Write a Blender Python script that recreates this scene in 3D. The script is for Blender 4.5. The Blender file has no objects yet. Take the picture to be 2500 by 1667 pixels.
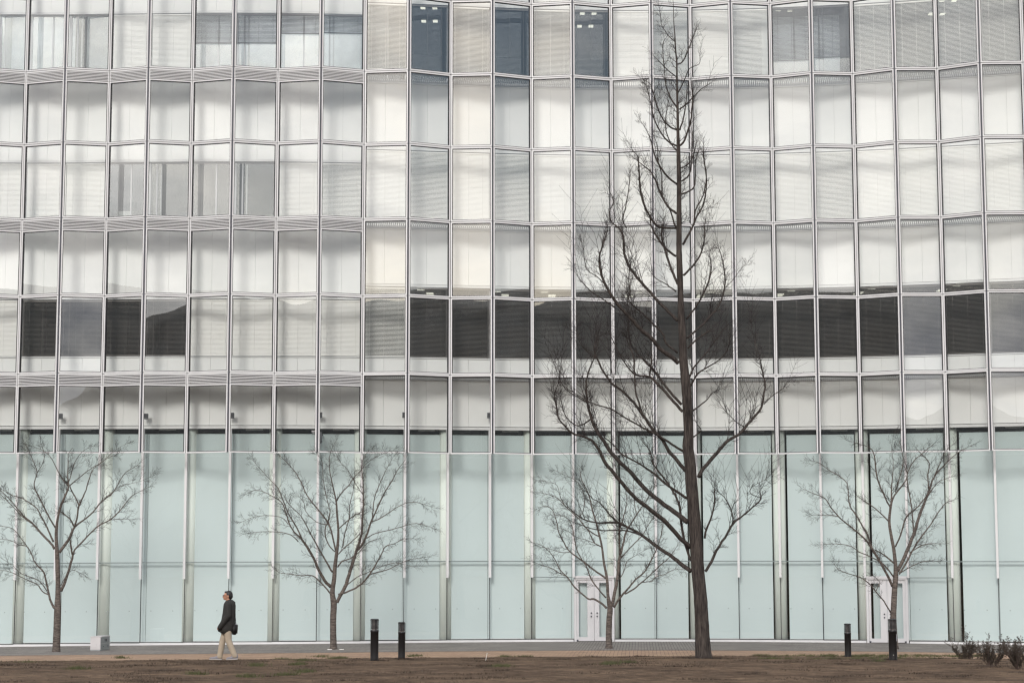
import bpy, bmesh, math, random
from math import sin, cos, tan, pi, radians, sqrt, atan2
from mathutils import Vector, Matrix, noise as mnoise

random.seed(7)
SC = bpy.context.scene
COL = SC.collection

# ------------------------------------------------------------------ camera
IMG_W, IMG_H = 2500.0, 1667.0
FOC, PITCH, ROLL, CAM_Z = 4807.32, 0.1174623, -0.00122, 2.42
cam_d = bpy.data.cameras.new('camera')
cam_d.sensor_width = 36.0
cam_d.sensor_fit = 'HORIZONTAL'
cam_d.lens = FOC * 36.0 / IMG_W
cam_d.clip_start = 0.5
cam_d.clip_end = 12000
cam = bpy.data.objects.new('camera', cam_d)
COL.objects.link(cam)
cam.matrix_world = Matrix.Translation((0, 0, CAM_Z)) @ Matrix.Rotation(pi / 2 + PITCH, 4, 'X') @ Matrix.Rotation(ROLL, 4, 'Z')
SC.camera = cam
_R = cam.matrix_world.to_3x3()

def at(px, py, Y):
    """photo pixel -> point of the place at depth Y"""
    d = _R @ Vector(((px - IMG_W / 2) / FOC, -(py - IMG_H / 2) / FOC, -1.0))
    return Vector((0, 0, CAM_Z)) + d * (Y / d.y)

# ------------------------------------------------------------------ world, sun, exposure
SUN_EL, SUN_AZ = radians(27), radians(192)      # azimuth measured clockwise from +Y
world = bpy.data.worlds.new('World')
SC.world = world
world.use_nodes = True
wt = world.node_tree
for n in list(wt.nodes): wt.nodes.remove(n)
def wn(t, **kw):
    n = wt.nodes.new(t)
    for k, v in kw.items(): setattr(n, k, v)
    return n
w_out = wn('ShaderNodeOutputWorld'); w_bg = wn('ShaderNodeBackground')
w_sky = wn('ShaderNodeTexSky', sky_type='NISHITA', sun_disc=False, sun_elevation=SUN_EL, sun_rotation=SUN_AZ)
w_sky.altitude = 30; w_sky.air_density = 1.2; w_sky.dust_density = 1.5; w_sky.ozone_density = 1.0
w_tc = wn('ShaderNodeTexCoord'); w_map = wn('ShaderNodeMapping')
w_map.inputs['Scale'].default_value = (1, 1, 2.6)
w_map.inputs['Location'].default_value = (7.865, 9.794, 0.0887)
w_n1 = wn('ShaderNodeTexNoise'); w_n1.inputs['Scale'].default_value = 2.1; w_n1.inputs['Detail'].default_value = 5; w_n1.inputs['Roughness'].default_value = 0.58
w_n1.inputs['Distortion'].default_value = 0.35
w_r1 = wn('ShaderNodeValToRGB'); w_r1.color_ramp.elements[0].position = 0.36; w_r1.color_ramp.elements[1].position = 0.60
w_n2 = wn('ShaderNodeTexNoise'); w_n2.inputs['Scale'].default_value = 5.0; w_n2.inputs['Detail'].default_value = 7; w_n2.inputs['Roughness'].default_value = 0.62
w_r2 = wn('ShaderNodeValToRGB')
w_r2.color_ramp.elements[0].position = 0.36; w_r2.color_ramp.elements[0].color = (4.6, 5.0, 5.8, 1)
w_r2.color_ramp.elements[1].position = 0.62; w_r2.color_ramp.elements[1].color = (17.0, 16.7, 16.2, 1)
w_mix = wn('ShaderNodeMixRGB')
L = wt.links.new
L(w_tc.outputs['Generated'], w_map.inputs['Vector'])
L(w_map.outputs['Vector'], w_n1.inputs['Vector']); L(w_map.outputs['Vector'], w_n2.inputs['Vector'])
L(w_n1.outputs['Fac'], w_r1.inputs['Fac']); L(w_n2.outputs['Fac'], w_r2.inputs['Fac'])
L(w_r1.outputs['Color'], w_mix.inputs['Fac']); L(w_sky.outputs['Color'], w_mix.inputs['Color1']); L(w_r2.outputs['Color'], w_mix.inputs['Color2'])
L(w_mix.outputs['Color'], w_bg.inputs['Color']); L(w_bg.outputs['Background'], w_out.inputs['Surface'])
w_bg.inputs['Strength'].default_value = 0.1

sun_d = bpy.data.lights.new('sun', 'SUN'); sun_d.energy = 1.5; sun_d.angle = radians(15); sun_d.color = (1.0, 0.97, 0.94)
sun = bpy.data.objects.new('sun', sun_d); COL.objects.link(sun)
_sv = Vector((sin(SUN_AZ) * cos(SUN_EL), cos(SUN_AZ) * cos(SUN_EL), sin(SUN_EL)))
sun.rotation_euler = _sv.to_track_quat('Z', 'Y').to_euler()

SC.view_settings.view_transform = 'Standard'
SC.view_settings.look = 'None'
SC.view_settings.gamma = 1.0
SC.view_settings.use_curve_mapping = False
SC.view_settings.exposure = 0.42
SC.render.engine = 'CYCLES'
SC.cycles.transparent_max_bounces = 24
SC.cycles.max_bounces = 7
SC.cycles.diffuse_bounces = 3
SC.cycles.glossy_bounces = 3
SC.cycles.use_denoising = True
SC.cycles.denoiser = 'OPENIMAGEDENOISE'
SC.cycles.denoising_input_passes = 'RGB_ALBEDO_NORMAL'
SC.cycles.denoising_prefilter = 'ACCURATE'
SC.cycles.sample_clamp_indirect = 4.0
SC.cycles.pixel_filter_type = 'BLACKMAN_HARRIS'
SC.cycles.filter_width = 1.35
SC.cycles.use_adaptive_sampling = True
SC.cycles.adaptive_threshold = 0.02

# ------------------------------------------------------------------ materials
def srgb(r, g, b):
    f = lambda c: c / 12.92 if c <= 0.04045 else ((c + 0.055) / 1.055) ** 2.4
    return (f(r / 255), f(g / 255), f(b / 255), 1)

class NT:
    def __init__(self, name):
        self.m = bpy.data.materials.new(name); self.m.use_nodes = True
        self.t = self.m.node_tree
        for n in list(self.t.nodes): self.t.nodes.remove(n)
        self.out = self.n('ShaderNodeOutputMaterial')
    def n(self, t, **kw):
        x = self.t.nodes.new(t)
        for k, v in kw.items():
            if k in x.inputs: x.inputs[k].default_value = v
            else: setattr(x, k, v)
        return x
    def l(self, a, b): self.t.links.new(a, b)

def mat_plain(name, col, rough=0.5, metal=0.0, var=0.08, scale=3.0, bump=0.0, bscale=40, spec=0.5):
    """base colour with gentle dirt variation and fine relief"""
    N = NT(name)
    b = N.n('ShaderNodeBsdfPrincipled'); b.inputs['Roughness'].default_value = rough; b.inputs['Metallic'].default_value = metal
    b.inputs['Specular IOR Level'].default_value = spec
    g = N.n('ShaderNodeNewGeometry')
    nz = N.n('ShaderNodeTexNoise'); nz.inputs['Scale'].default_value = scale; nz.inputs['Detail'].default_value = 6
    N.l(g.outputs['Position'], nz.inputs['Vector'])
    mp = N.n('ShaderNodeMapRange'); mp.inputs['From Min'].default_value = 0.3; mp.inputs['From Max'].default_value = 0.7
    mp.inputs['To Min'].default_value = 1 - var; mp.inputs['To Max'].default_value = 1 + var
    N.l(nz.outputs['Fac'], mp.inputs['Value'])
    mx = N.n('ShaderNodeMixRGB', blend_type='MULTIPLY'); mx.inputs['Fac'].default_value = 1; mx.inputs['Color1'].default_value = col
    N.l(mp.outputs['Result'], mx.inputs['Color2']); N.l(mx.outputs['Color'], b.inputs['Base Color'])
    if bump:
        n2 = N.n('ShaderNodeTexNoise'); n2.inputs['Scale'].default_value = bscale; n2.inputs['Detail'].default_value = 5
        N.l(g.outputs['Position'], n2.inputs['Vector'])
        bp = N.n('ShaderNodeBump'); bp.inputs['Strength'].default_value = bump; bp.inputs['Distance'].default_value = 0.02
        N.l(n2.outputs['Fac'], bp.inputs['Height']); N.l(bp.outputs['Normal'], b.inputs['Normal'])
    N.l(b.outputs['BSDF'], N.out.inputs['Surface'])
    return N.m

def mat_glass(name, tint, r0, warp=0.004, wscale=0.55):
    """pane of glass: one face of it passes tinted light and mirrors a Fresnel share"""
    N = NT(name)
    g = N.n('ShaderNodeNewGeometry')
    nz = N.n('ShaderNodeTexNoise'); nz.inputs['Scale'].default_value = wscale; nz.inputs['Detail'].default_value = 0.5
    N.l(g.outputs['Position'], nz.inputs['Vector'])
    bp = N.n('ShaderNodeBump'); bp.inputs['Strength'].default_value = 1.0; bp.inputs['Distance'].default_value = warp
    N.l(nz.outputs['Fac'], bp.inputs['Height'])
    lw = N.n('ShaderNodeLayerWeight'); lw.inputs['Blend'].default_value = 0.5
    p5 = N.n('ShaderNodeMath', operation='POWER'); p5.inputs[1].default_value = 5
    N.l(lw.outputs['Facing'], p5.inputs[0])
    ma = N.n('ShaderNodeMath', operation='MULTIPLY_ADD'); ma.inputs[1].default_value = 1 - r0; ma.inputs[2].default_value = r0
    N.l(p5.outputs[0], ma.inputs[0])
    tr = N.n('ShaderNodeBsdfTransparent'); tr.inputs['Color'].default_value = tint
    gl = N.n('ShaderNodeBsdfGlossy'); gl.inputs['Roughness'].default_value = 0.0; gl.inputs['Color'].default_value = (1, 1, 1, 1)
    N.l(bp.outputs['Normal'], gl.inputs['Normal'])
    mx = N.n('ShaderNodeMixShader'); N.l(ma.outputs[0], mx.inputs['Fac']); N.l(tr.outputs[0], mx.inputs[1]); N.l(gl.outputs[0], mx.inputs[2])
    N.l(mx.outputs[0], N.out.inputs['Surface'])
    return N.m

def mat_emit(name, col, s):
    N = NT(name); e = N.n('ShaderNodeEmission'); e.inputs['Color'].default_value = col; e.inputs['Strength'].default_value = s
    N.l(e.outputs[0], N.out.inputs['Surface']); return N.m

def mat_bark(name, c1, c2, vscale, hscale, bump=0.6):
    N = NT(name)
    b = N.n('ShaderNodeBsdfPrincipled'); b.inputs['Roughness'].default_value = 0.9; b.inputs['Specular IOR Level'].default_value = 0.2
    g = N.n('ShaderNodeNewGeometry'); mp = N.n('ShaderNodeMapping'); mp.inputs['Scale'].default_value = (hscale, hscale, vscale)
    N.l(g.outputs['Position'], mp.inputs['Vector'])
    nz = N.n('ShaderNodeTexNoise'); nz.inputs['Scale'].default_value = 1; nz.inputs['Detail'].default_value = 7; nz.inputs['Roughness'].default_value = 0.65
    N.l(mp.outputs['Vector'], nz.inputs['Vector'])
    r = N.n('ShaderNodeValToRGB'); r.color_ramp.elements[0].position = 0.33; r.color_ramp.elements[0].color = c1
    r.color_ramp.elements[1].position = 0.68; r.color_ramp.elements[1].color = c2
    N.l(nz.outputs['Fac'], r.inputs['Fac']); N.l(r.outputs['Color'], b.inputs['Base Color'])
    bp = N.n('ShaderNodeBump'); bp.inputs['Strength'].default_value = bump; bp.inputs['Distance'].default_value = 0.03
    N.l(nz.outputs['Fac'], bp.inputs['Height']); N.l(bp.outputs['Normal'], b.inputs['Normal'])
    N.l(b.outputs[0], N.out.inputs['Surface']); return N.m

def mat_pavers(name, c1, c2, mortar, bw, rh, rot, offs, freq):
    N = NT(name)
    b = N.n('ShaderNodeBsdfPrincipled'); b.inputs['Roughness'].default_value = 0.85; b.inputs['Specular IOR Level'].default_value = 0.25
    g = N.n('ShaderNodeNewGeometry'); mp = N.n('ShaderNodeMapping'); mp.inputs['Rotation'].default_value = (0, 0, rot)
    N.l(g.outputs['Position'], mp.inputs['Vector'])
    br = N.n('ShaderNodeTexBrick'); br.inputs['Scale'].default_value = 1; br.inputs['Brick Width'].default_value = bw; br.inputs['Row Height'].default_value = rh
    br.inputs['Mortar Size'].default_value = 0.007; br.inputs['Mortar Smooth'].default_value = 0.2; br.inputs['Color1'].default_value = c1; br.inputs['Color2'].default_value = c2
    br.inputs['Mortar'].default_value = mortar; br.offset = offs; br.offset_frequency = freq; br.inputs['Bias'].default_value = 0
    N.l(mp.outputs['Vector'], br.inputs['Vector'])
    nz = N.n('ShaderNodeTexNoise'); nz.inputs['Scale'].default_value = 0.8; nz.inputs['Detail'].default_value = 7; N.l(g.outputs['Position'], nz.inputs['Vector'])
    mr = N.n('ShaderNodeMapRange'); mr.inputs['From Min'].default_value = 0.3; mr.inputs['From Max'].default_value = 0.7; mr.inputs['To Min'].default_value = 0.84; mr.inputs['To Max'].default_value = 1.14
    N.l(nz.outputs['Fac'], mr.inputs['Value'])
    mx = N.n('ShaderNodeMixRGB', blend_type='MULTIPLY'); mx.inputs['Fac'].default_value = 1
    N.l(br.outputs['Color'], mx.inputs['Color1']); N.l(mr.outputs['Result'], mx.inputs['Color2']); N.l(mx.outputs['Color'], b.inputs['Base Color'])
    bp = N.n('ShaderNodeBump'); bp.inputs['Strength'].default_value = 0.5; bp.inputs['Distance'].default_value = 0.004; bp.invert = True
    N.l(br.outputs['Fac'], bp.inputs['Height']); N.l(bp.outputs['Normal'], b.inputs['Normal'])
    N.l(b.outputs[0], N.out.inputs['Surface']); return N.m

def mat_lawn(name):
    N = NT(name)
    b = N.n('ShaderNodeBsdfPrincipled'); b.inputs['Roughness'].default_value = 1.0; b.inputs['Specular IOR Level'].default_value = 0.1
    g = N.n('ShaderNodeNewGeometry')
    n1 = N.n('ShaderNodeTexNoise'); n1.inputs['Scale'].default_value = 0.9; n1.inputs['Detail'].default_value = 10; n1.inputs['Roughness'].default_value = 0.7
    N.l(g.outputs['Position'], n1.inputs['Vector'])
    r1 = N.n('ShaderNodeValToRGB'); e = r1.color_ramp.elements
    e[0].position = 0.30; e[0].color = srgb(56, 44, 36); e[1].position = 0.70; e[1].color = srgb(126, 105, 86)
    N.l(n1.outputs['Fac'], r1.inputs['Fac'])
    n2 = N.n('ShaderNodeTexNoise'); n2.inputs['Scale'].default_value = 5; n2.inputs['Detail'].default_value = 9; n2.inputs['Roughness'].default_value = 0.68; N.l(g.outputs['Position'], n2.inputs['Vector'])
    mr = N.n('ShaderNodeMapRange'); mr.inputs['From Min'].default_value = 0.3; mr.inputs['From Max'].default_value = 0.7; mr.inputs['To Min'].default_value = 0.5; mr.inputs['To Max'].default_value = 1.35
    N.l(n2.outputs['Fac'], mr.inputs['Value'])
    mx = N.n('ShaderNodeMixRGB', blend_type='MULTIPLY'); mx.inputs['Fac'].default_value = 1
    N.l(r1.outputs['Color'], mx.inputs['Color1']); N.l(mr.outputs['Result'], mx.inputs['Color2']); N.l(mx.outputs['Color'], b.inputs['Base Color'])
    bp = N.n('ShaderNodeBump'); bp.inputs['Strength'].default_value = 0.9; bp.inputs['Distance'].default_value = 0.05
    N.l(n2.outputs['Fac'], bp.inputs['Height']); N.l(bp.outputs['Normal'], b.inputs['Normal'])
    N.l(b.outputs[0], N.out.inputs['Surface']); return N.m

M = {}
M['alu'] = mat_plain('white_aluminium', srgb(214, 213, 213), 0.38, 0.0, 0.04, 1.5)
M['alu_grey'] = mat_plain('grey_aluminium', srgb(150, 152, 158), 0.4, 0.2, 0.05, 2)
M['door_alu'] = mat_plain('door_aluminium', srgb(208, 206, 207), 0.4, 0.0, 0.05, 1.5)
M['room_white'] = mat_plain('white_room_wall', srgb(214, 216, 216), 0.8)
M['gasket'] = mat_plain('dark_gasket', srgb(38, 36, 40), 0.6, 0.0, 0.1)
M['mullion'] = mat_plain('dark_mullion', srgb(60, 60, 70), 0.5, 0.2, 0.06)
M['wall'] = mat_plain('white_wall_panel', srgb(232, 232, 229), 0.6, 0.0, 0.025, 0.6)
M['wall_core'] = mat_plain('wall_core', srgb(190, 190, 186), 0.8)
M['trim'] = mat_plain('white_trim', srgb(218, 218, 216), 0.45, 0, 0.03)
M['winframe'] = mat_plain('window_frame', srgb(190, 190, 190), 0.45, 0, 0.04)
M['winframe_dark'] = mat_plain('window_frame_dark', srgb(74, 70, 68), 0.5, 0, 0.06)
M['slat'] = mat_plain('white_blind_slats', srgb(240, 239, 234), 0.5, 0, 0.02, 0.8)
M['slat_shaded'] = mat_plain('shaded_white_slats', srgb(112, 107, 102), 0.5, 0, 0.03, 0.8)  # white slats darkened in colour to carry the shade of open blinds
M['slat_dark'] = mat_plain('dark_grey_blind_slats', srgb(70, 68, 68), 0.5, 0, 0.03, 0.8)
M['deck'] = mat_plain('catwalk_metal', srgb(168, 168, 168), 0.5, 0.0, 0.08)
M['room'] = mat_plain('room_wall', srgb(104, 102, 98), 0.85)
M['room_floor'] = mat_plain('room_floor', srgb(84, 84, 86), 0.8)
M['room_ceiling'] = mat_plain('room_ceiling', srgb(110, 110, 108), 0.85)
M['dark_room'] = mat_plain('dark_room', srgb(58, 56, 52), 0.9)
M['screen'] = mat_plain('white_roller_screen', srgb(209, 215, 215), 0.75, 0, 0.02, 0.5)
M['column'] = mat_plain('pale_column', srgb(238, 238, 230), 0.55, 0, 0.02, 0.6)
M['glass_outer'] = mat_glass('outer_glass', (0.965, 0.975, 0.97, 1), 0.15)
M['glass_inner'] = mat_glass('window_glass', (0.94, 0.965, 0.955, 1), 0.15, 0.002)
M['glass_ground'] = mat_glass('ground_floor_glass', (0.92, 0.962, 0.957, 1), 0.06, 0.0015)
M['lamp'] = mat_emit('ceiling_lamp', (1.0, 0.97, 0.82, 1), 0.9)
M['room_fill_glow'] = mat_emit('room_fill_glow', (0.95, 0.98, 1.0, 1), 22.0)  # glow of the added, unseen room fill boxes
M['furniture'] = mat_plain('office_furniture', srgb(205, 205, 200), 0.6)
M['furniture_dark'] = mat_plain('office_furniture_dark', srgb(70, 74, 80), 0.6)
M['bark_big'] = mat_bark('brown_bark', srgb(33, 29, 28), srgb(84, 76, 71), 3.0, 26.0, 0.8)
M['bark_small'] = mat_bark('grey_bark', srgb(54, 48, 45), srgb(122, 112, 105), 34.0, 7.0, 0.5)
M['twig_big'] = mat_plain('dark_twigs', srgb(46, 39, 37), 0.9, 0, 0.15, 8)
M['twig_small'] = mat_plain('grey_twigs', srgb(48, 41, 38), 0.9, 0, 0.15, 8)
M['lawn'] = mat_lawn('dry_lawn')
M['grey_pave'] = mat_pavers('grey_pavers', srgb(124, 118, 113), srgb(136, 130, 124), srgb(76, 72, 68), 0.40, 0.1, radians(90 + 3.7), 0.5, 2)
M['tan_pave'] = mat_pavers('tan_pavers', srgb(172, 144, 120), srgb(156, 129, 107), srgb(112, 92, 78), 0.12, 0.24, radians(3.7), 0.0, 2)
M['dry'] = mat_plain('dry_grass', srgb(108, 93, 78), 1.0, 0, 0.3, 6)
M['dark_dry'] = mat_plain('dark_clumps_and_shade', srgb(56, 46, 38), 1.0, 0, 0.3, 6)
M['green'] = mat_plain('green_weeds', srgb(76, 78, 48), 0.9, 0, 0.35, 7)
M['black'] = mat_plain('black_painted_metal', srgb(34, 33, 34), 0.42, 0.0, 0.12, 6)
M['lens'] = mat_plain('frosted_lamp_tube', srgb(200, 192, 190), 0.3)
M['cab_light'] = mat_plain('cabinet_paint', srgb(194, 190, 190), 0.5, 0, 0.05, 5)
M['cab_dark'] = mat_plain('cabinet_side_paint', srgb(140, 142, 142), 0.5, 0, 0.06, 5)
M['skin'] = mat_plain('skin', srgb(176, 128, 104), 0.55, 0, 0.06, 14)
M['hair'] = mat_plain('black_hair', srgb(26, 22, 22), 0.55, 0, 0.2, 60)
M['jacket'] = mat_plain('charcoal_jacket', srgb(42, 40, 38), 0.85, 0, 0.12, 8, 0.3, 18)
M['trouser'] = mat_plain('khaki_trousers', srgb(166, 152, 134), 0.85, 0, 0.08, 7, 0.4, 12)
M['shoe'] = mat_plain('grey_shoes', srgb(128, 124, 128), 0.7, 0, 0.08, 20)
M['sole'] = mat_plain('pale_soles', srgb(190, 184, 180), 0.7)
M['bag'] = mat_plain('black_bag', srgb(24, 23, 23), 0.6, 0, 0.15, 10)
M['leaf'] = mat_plain('dull_shrub_leaves', srgb(62, 54, 44), 0.7, 0, 0.4, 9)
M['stem'] = mat_plain('shrub_stems', srgb(84, 69, 63), 0.9, 0, 0.25, 9)
M['hill'] = mat_plain('hazed_wooded_hill', srgb(112, 114, 112), 1.0, 0, 0.35, 0.01)  # base colour lightened to carry distance haze
M['lampbox'] = mat_plain('floodlight_housing', srgb(78, 80, 84), 0.5)
M['paper'] = mat_plain('white_litter', srgb(225, 222, 215), 0.8)
M['sticker'] = mat_plain('notice_sticker', srgb(170, 172, 182), 0.5)
M['dot'] = mat_plain('warning_dot', srgb(150, 158, 158), 0.5)
M['rail'] = mat_plain('steel_rail', srgb(122, 132, 132), 0.4, 0.3)

# ------------------------------------------------------------------ mesh helpers
UPZ = Vector((0, 0, 1))
class MB:
    def __init__(self): self.v = []; self.f = []
    def quad(self, a, b, c, d):
        n = len(self.v); self.v += [tuple(a), tuple(b), tuple(c), tuple(d)]; self.f.append((n, n + 1, n + 2, n + 3)); return self
    def obox(self, o, ax, ay, az, x0, x1, y0, y1, z0, z1):
        """box in the frame (o; ax, ay, az)"""
        n = len(self.v)
        for z in (z0, z1):
            for (x, y) in ((x0, y0), (x1, y0), (x1, y1), (x0, y1)):
                self.v.append(tuple(o + ax * x + ay * y + az * z))
        for q in ((0, 3, 2, 1), (4, 5, 6, 7), (0, 1, 5, 4), (1, 2, 6, 5), (2, 3, 7, 6), (3, 0, 4, 7)):
            self.f.append(tuple(n + i for i in q))
        return self
    def pane(self, o, u, n, x0, x1, y, z0, z1):
        p = o + n * y
        return self.quad(p + u * x0 + UPZ * z0, p + u * x1 + UPZ * z0, p + u * x1 + UPZ * z1, p + u * x0 + UPZ * z1)
    def box(self, x0, x1, y0, y1, z0, z1):
        return self.obox(Vector((0, 0, 0)), Vector((1, 0, 0)), Vector((0, 1, 0)), Vector((0, 0, 1)), x0, x1, y0, y1, z0, z1)
    def tube(self, pts, rad, sides=6, cap=True):
        pts = [Vector(p) for p in pts]; n0 = len(self.v)
        if len(pts) < 2: return self
        up = Vector((0.31, 0.95, 0.05))
        for i, p in enumerate(pts):
            d = (pts[min(i + 1, len(pts) - 1)] - pts[max(i - 1, 0)])
            d = d.normalized() if d.length > 1e-9 else Vector((0, 0, 1))
            a = d.cross(up)
            if a.length < 1e-3: a = d.cross(Vector((1, 0, 0)))
            a.normalize(); b = d.cross(a); up = b.cross(d) if False else up
            r = rad[i]
            for k in range(sides):
                t = 2 * pi * k / sides
                self.v.append(tuple(p + a * (r * cos(t)) + b * (r * sin(t))))
        for i in range(len(pts) - 1):
            for k in range(sides):
                k2 = (k + 1) % sides
                self.f.append((n0 + i * sides + k, n0 + i * sides + k2, n0 + (i + 1) * sides + k2, n0 + (i + 1) * sides + k))
        if cap and sides > 3:
            self.f.append(tuple(n0 + k for k in reversed(range(sides))))
            e = n0 + (len(pts) - 1) * sides; self.f.append(tuple(e + k for k in range(sides)))
        return self
    def lathe(self, prof, sides=20, c=(0, 0, 0)):
        n0 = len(self.v)
        for (r, z) in prof:
            for k in range(sides):
                t = 2 * pi * k / sides; self.v.append((c[0] + r * cos(t), c[1] + r * sin(t), c[2] + z))
        for i in range(len(prof) - 1):
            for k in range(sides):
                k2 = (k + 1) % sides
                self.f.append((n0 + i * sides + k, n0 + i * sides + k2, n0 + (i + 1) * sides + k2, n0 + (i + 1) * sides + k))
        self.f.append(tuple(n0 + k for k in reversed(range(sides)))); e = n0 + (len(prof) - 1) * sides
        self.f.append(tuple(e + k for k in range(sides)))
        return self
    def build(self, name, mat, parent=None, smooth=False):
        me = bpy.data.meshes.new(name); me.from_pydata(self.v, [], self.f); me.update()
        if smooth:
            for p in me.polygons: p.use_smooth = True
        me.materials.append(M[mat] if isinstance(mat, str) else mat)
        return put(name, me, parent)

WT = {}
def put(name, me, parent=None):
    """link a mesh written in world coordinates under a parent"""
    o = bpy.data.objects.new(name, me); COL.objects.link(o)
    if parent is not None:
        o.parent = parent
        if parent.get('local'): pass
        else: o.location = -WT.get(parent, Vector((0, 0, 0)))
    return o
def thing(name, label, cat, loc=(0, 0, 0), group=None, local=False):
    o = bpy.data.objects.new(name, None); COL.objects.link(o); o.location = loc; o.empty_display_size = 0.3
    o['label'] = label; o['category'] = cat
    if group: o['group'] = group
    WT[o] = Vector(loc)
    if local: WT[o] = Vector((0, 0, 0))
    return o
def tag(o, label, cat, group=None):
    o['label'] = label; o['category'] = cat
    if group: o['group'] = group
    return o
def struct(o): o['kind'] = 'structure'; return o

# ------------------------------------------------------------------ plan of the facade
MX = [-17.64, -16.119, -14.584, -13.085, -11.555, -10.007, -8.458, -6.868, -5.344, -3.726, -2.228, -0.697, 0.728, 2.232, 3.668, 5.139, 6.607, 8.052, 9.538, 10.943, 12.466, 13.849, 15.386, 16.742, 18.28]
MY = [69.96, 69.472, 69.832, 69.337, 69.707, 69.24, 69.709, 69.363, 69.927, 69.744, 70.408, 70.294, 70.898, 70.627, 71.088, 70.669, 71.077, 70.556, 70.8, 70.181, 70.345, 69.608, 69.617, 68.789, 68.75]
GX = [-18.414, -17.122, -15.774, -14.379, -12.944, -11.478, -9.986, -8.476, -6.954, -5.423, -3.89, -2.357, -0.828, 0.694, 2.207, 3.709, 5.201, 6.68, 8.148, 9.606, 11.054, 12.496, 13.933, 15.37, 16.809, 18.256, 19.715]
GY = [68.246, 68.36, 68.562, 68.832, 69.151, 69.502, 69.867, 70.233, 70.586, 70.913, 71.204, 71.449, 71.64, 71.771, 71.835, 71.83, 71.751, 71.598, 71.371, 71.071, 70.7, 70.264, 69.767, 69.215, 68.618, 67.985, 67.326]
KS = list(range(-1, 26))
MP = {k: Vector((MX[k], MY[k], 0)) for k in range(25)}
MP[-1] = Vector((-19.17, 69.47, 0)); MP[25] = Vector((19.64, 67.95, 0))
def _sm(k):
    a = MP[max(k - 1, -1)].y; b = MP[min(k + 1, 25)].y
    return (a + 2 * MP[k].y + b) / 4
_s1 = {k: _sm(k) for k in KS}
WY = {k: (_s1[max(k - 1, -1)] + 2 * _s1[k] + _s1[min(k + 1, 25)]) / 4 + 1.15 for k in KS}
WP = {}
for i, k in enumerate(KS):
    WP[k] = Vector((GX[i] * WY[k] / GY[i], WY[k], 0))
def frame_between(a, b):
    u = (b - a); ln = u.length; u = u / ln
    return u, Vector((u.y, -u.x, 0)), ln          # along, outward (towards the lawn), length
def wall_at(X):
    for k in KS[:-1]:
        a, b = WP[k], WP[k + 1]
        if a.x <= X <= b.x: return a.y + (b.y - a.y) * (X - a.x) / (b.x - a.x)
    return WP[-1].y if X < 0 else WP[25].y
def sag(X): return -0.00030 * (X - 2.0) ** 2 if abs(X) < 60 else -0.00030 * 58 ** 2

T1, T3, T6 = 20.539, 15.091, 6.667
_m14 = MP[14]
zt = lambda py: at(1495, py, _m14.y).z
T0, T2, T4, T5 = zt(16.0), zt(369.6), zt(733.7), zt(919.7)
TT = T0 + 2.75
ROWS = [(T0, TT), (T1, T0), (T2, T1), (T3, T2), (T4, T3), (T5, T4), (T6, T5)]
zw = lambda py, px=1495, k=14: at(px, py, WY[k]).z

# ------------------------------------------------------------------ the building
B = thing('office_building', 'large office building with zigzag glass curtain wall over a frosted glass ground floor', 'building', (0, 72, 0))

def facade_unit(k, z0, z1, louvre):
    a, b = MP[k], MP[k + 1]
    u, n, ln = frame_between(a, b)
    g = 0.022; w = 0.046; d0, d1 = -0.07, 0.05
    top = z1 - 0.012; bot = z0 + 0.012
    if louvre:
        # ventilation louvre of horizontal blades on top of the glass
        lz = top - 0.385
        m = MB()
        m.obox(a, u, n, UPZ, g, ln - g, d0, d1, top - 0.05, top)
        for i in range(6):
            zz = top - 0.083 - i * 0.054
            n0 = len(m.v)
            m.obox(a, u, n, UPZ, g, ln - g, d1 - 0.052, d1, zz - 0.014, zz + 0.010)
        m.obox(a, u, n, UPZ, g, g + 0.035, d0, d1 - 0.003, lz, top - 0.051)
        m.obox(a, u, n, UPZ, ln - g - 0.035, ln - g, d0, d1 - 0.003, lz, top - 0.051)
        o = m.build('louvre', 'alu', B)
        mk = MB().obox(a, u, n, UPZ, g + 0.036, ln - g - 0.036, d0, d0 + 0.01, lz, top - 0.052)
        mk.build('backing', 'gasket', o)
        top = lz - 0.008
    m = MB()
    m.obox(a, u, n, UPZ, g, g + w, d0, d1, bot, top)
    m.obox(a, u, n, UPZ, ln - g - w, ln - g, d0, d1, bot, top)
    m.obox(a, u, n, UPZ, g + w, ln - g - w, d0, d1 - 0.002, top - w, top)
    m.obox(a, u, n, UPZ, g + w, ln - g - w, d0, d1 - 0.002, bot, bot + w)
    fr = m.build('panel_frame', 'alu', B)
    q = 0.021; e = 0.03
    m = MB(); i0, i1 = g + w, ln - g - w
    m.obox(a, u, n, UPZ, i0, i0 + q, d0 + .01, e, bot + w, top - w)
    m.obox(a, u, n, UPZ, i1 - q, i1, d0 + .01, e, bot + w, top - w)
    m.obox(a, u, n, UPZ, i0 + q, i1 - q, d0 + .01, e, top - w - q, top - w)
    m.obox(a, u, n, UPZ, i0 + q, i1 - q, d0 + .01, e, bot + w, bot + w + q)
    m.build('gasket', 'gasket', fr)
    m = MB().pane(a, u, n, i0 + q, i1 - q, 0.0, bot + w + q, top - w - q)
    m.build('pane', 'glass_outer', fr)

for k in range(-1, 25):
    for r, (z0, z1) in enumerate(ROWS):
        if r == 0 and False: continue
        facade_unit(k, z0, z1, k <= 7 and r in (2, 4, 6))
for k in KS:
    p = MP[k]
    pu, pn, _ = frame_between(MP[max(k - 1, -1)], MP[min(k + 1, 25)])
    MB().obox(p, pu, pn, UPZ, -0.020, 0.020, -0.16, 0.015, T6 + 0.03, TT).build('mullion', 'mullion', B)

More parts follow.
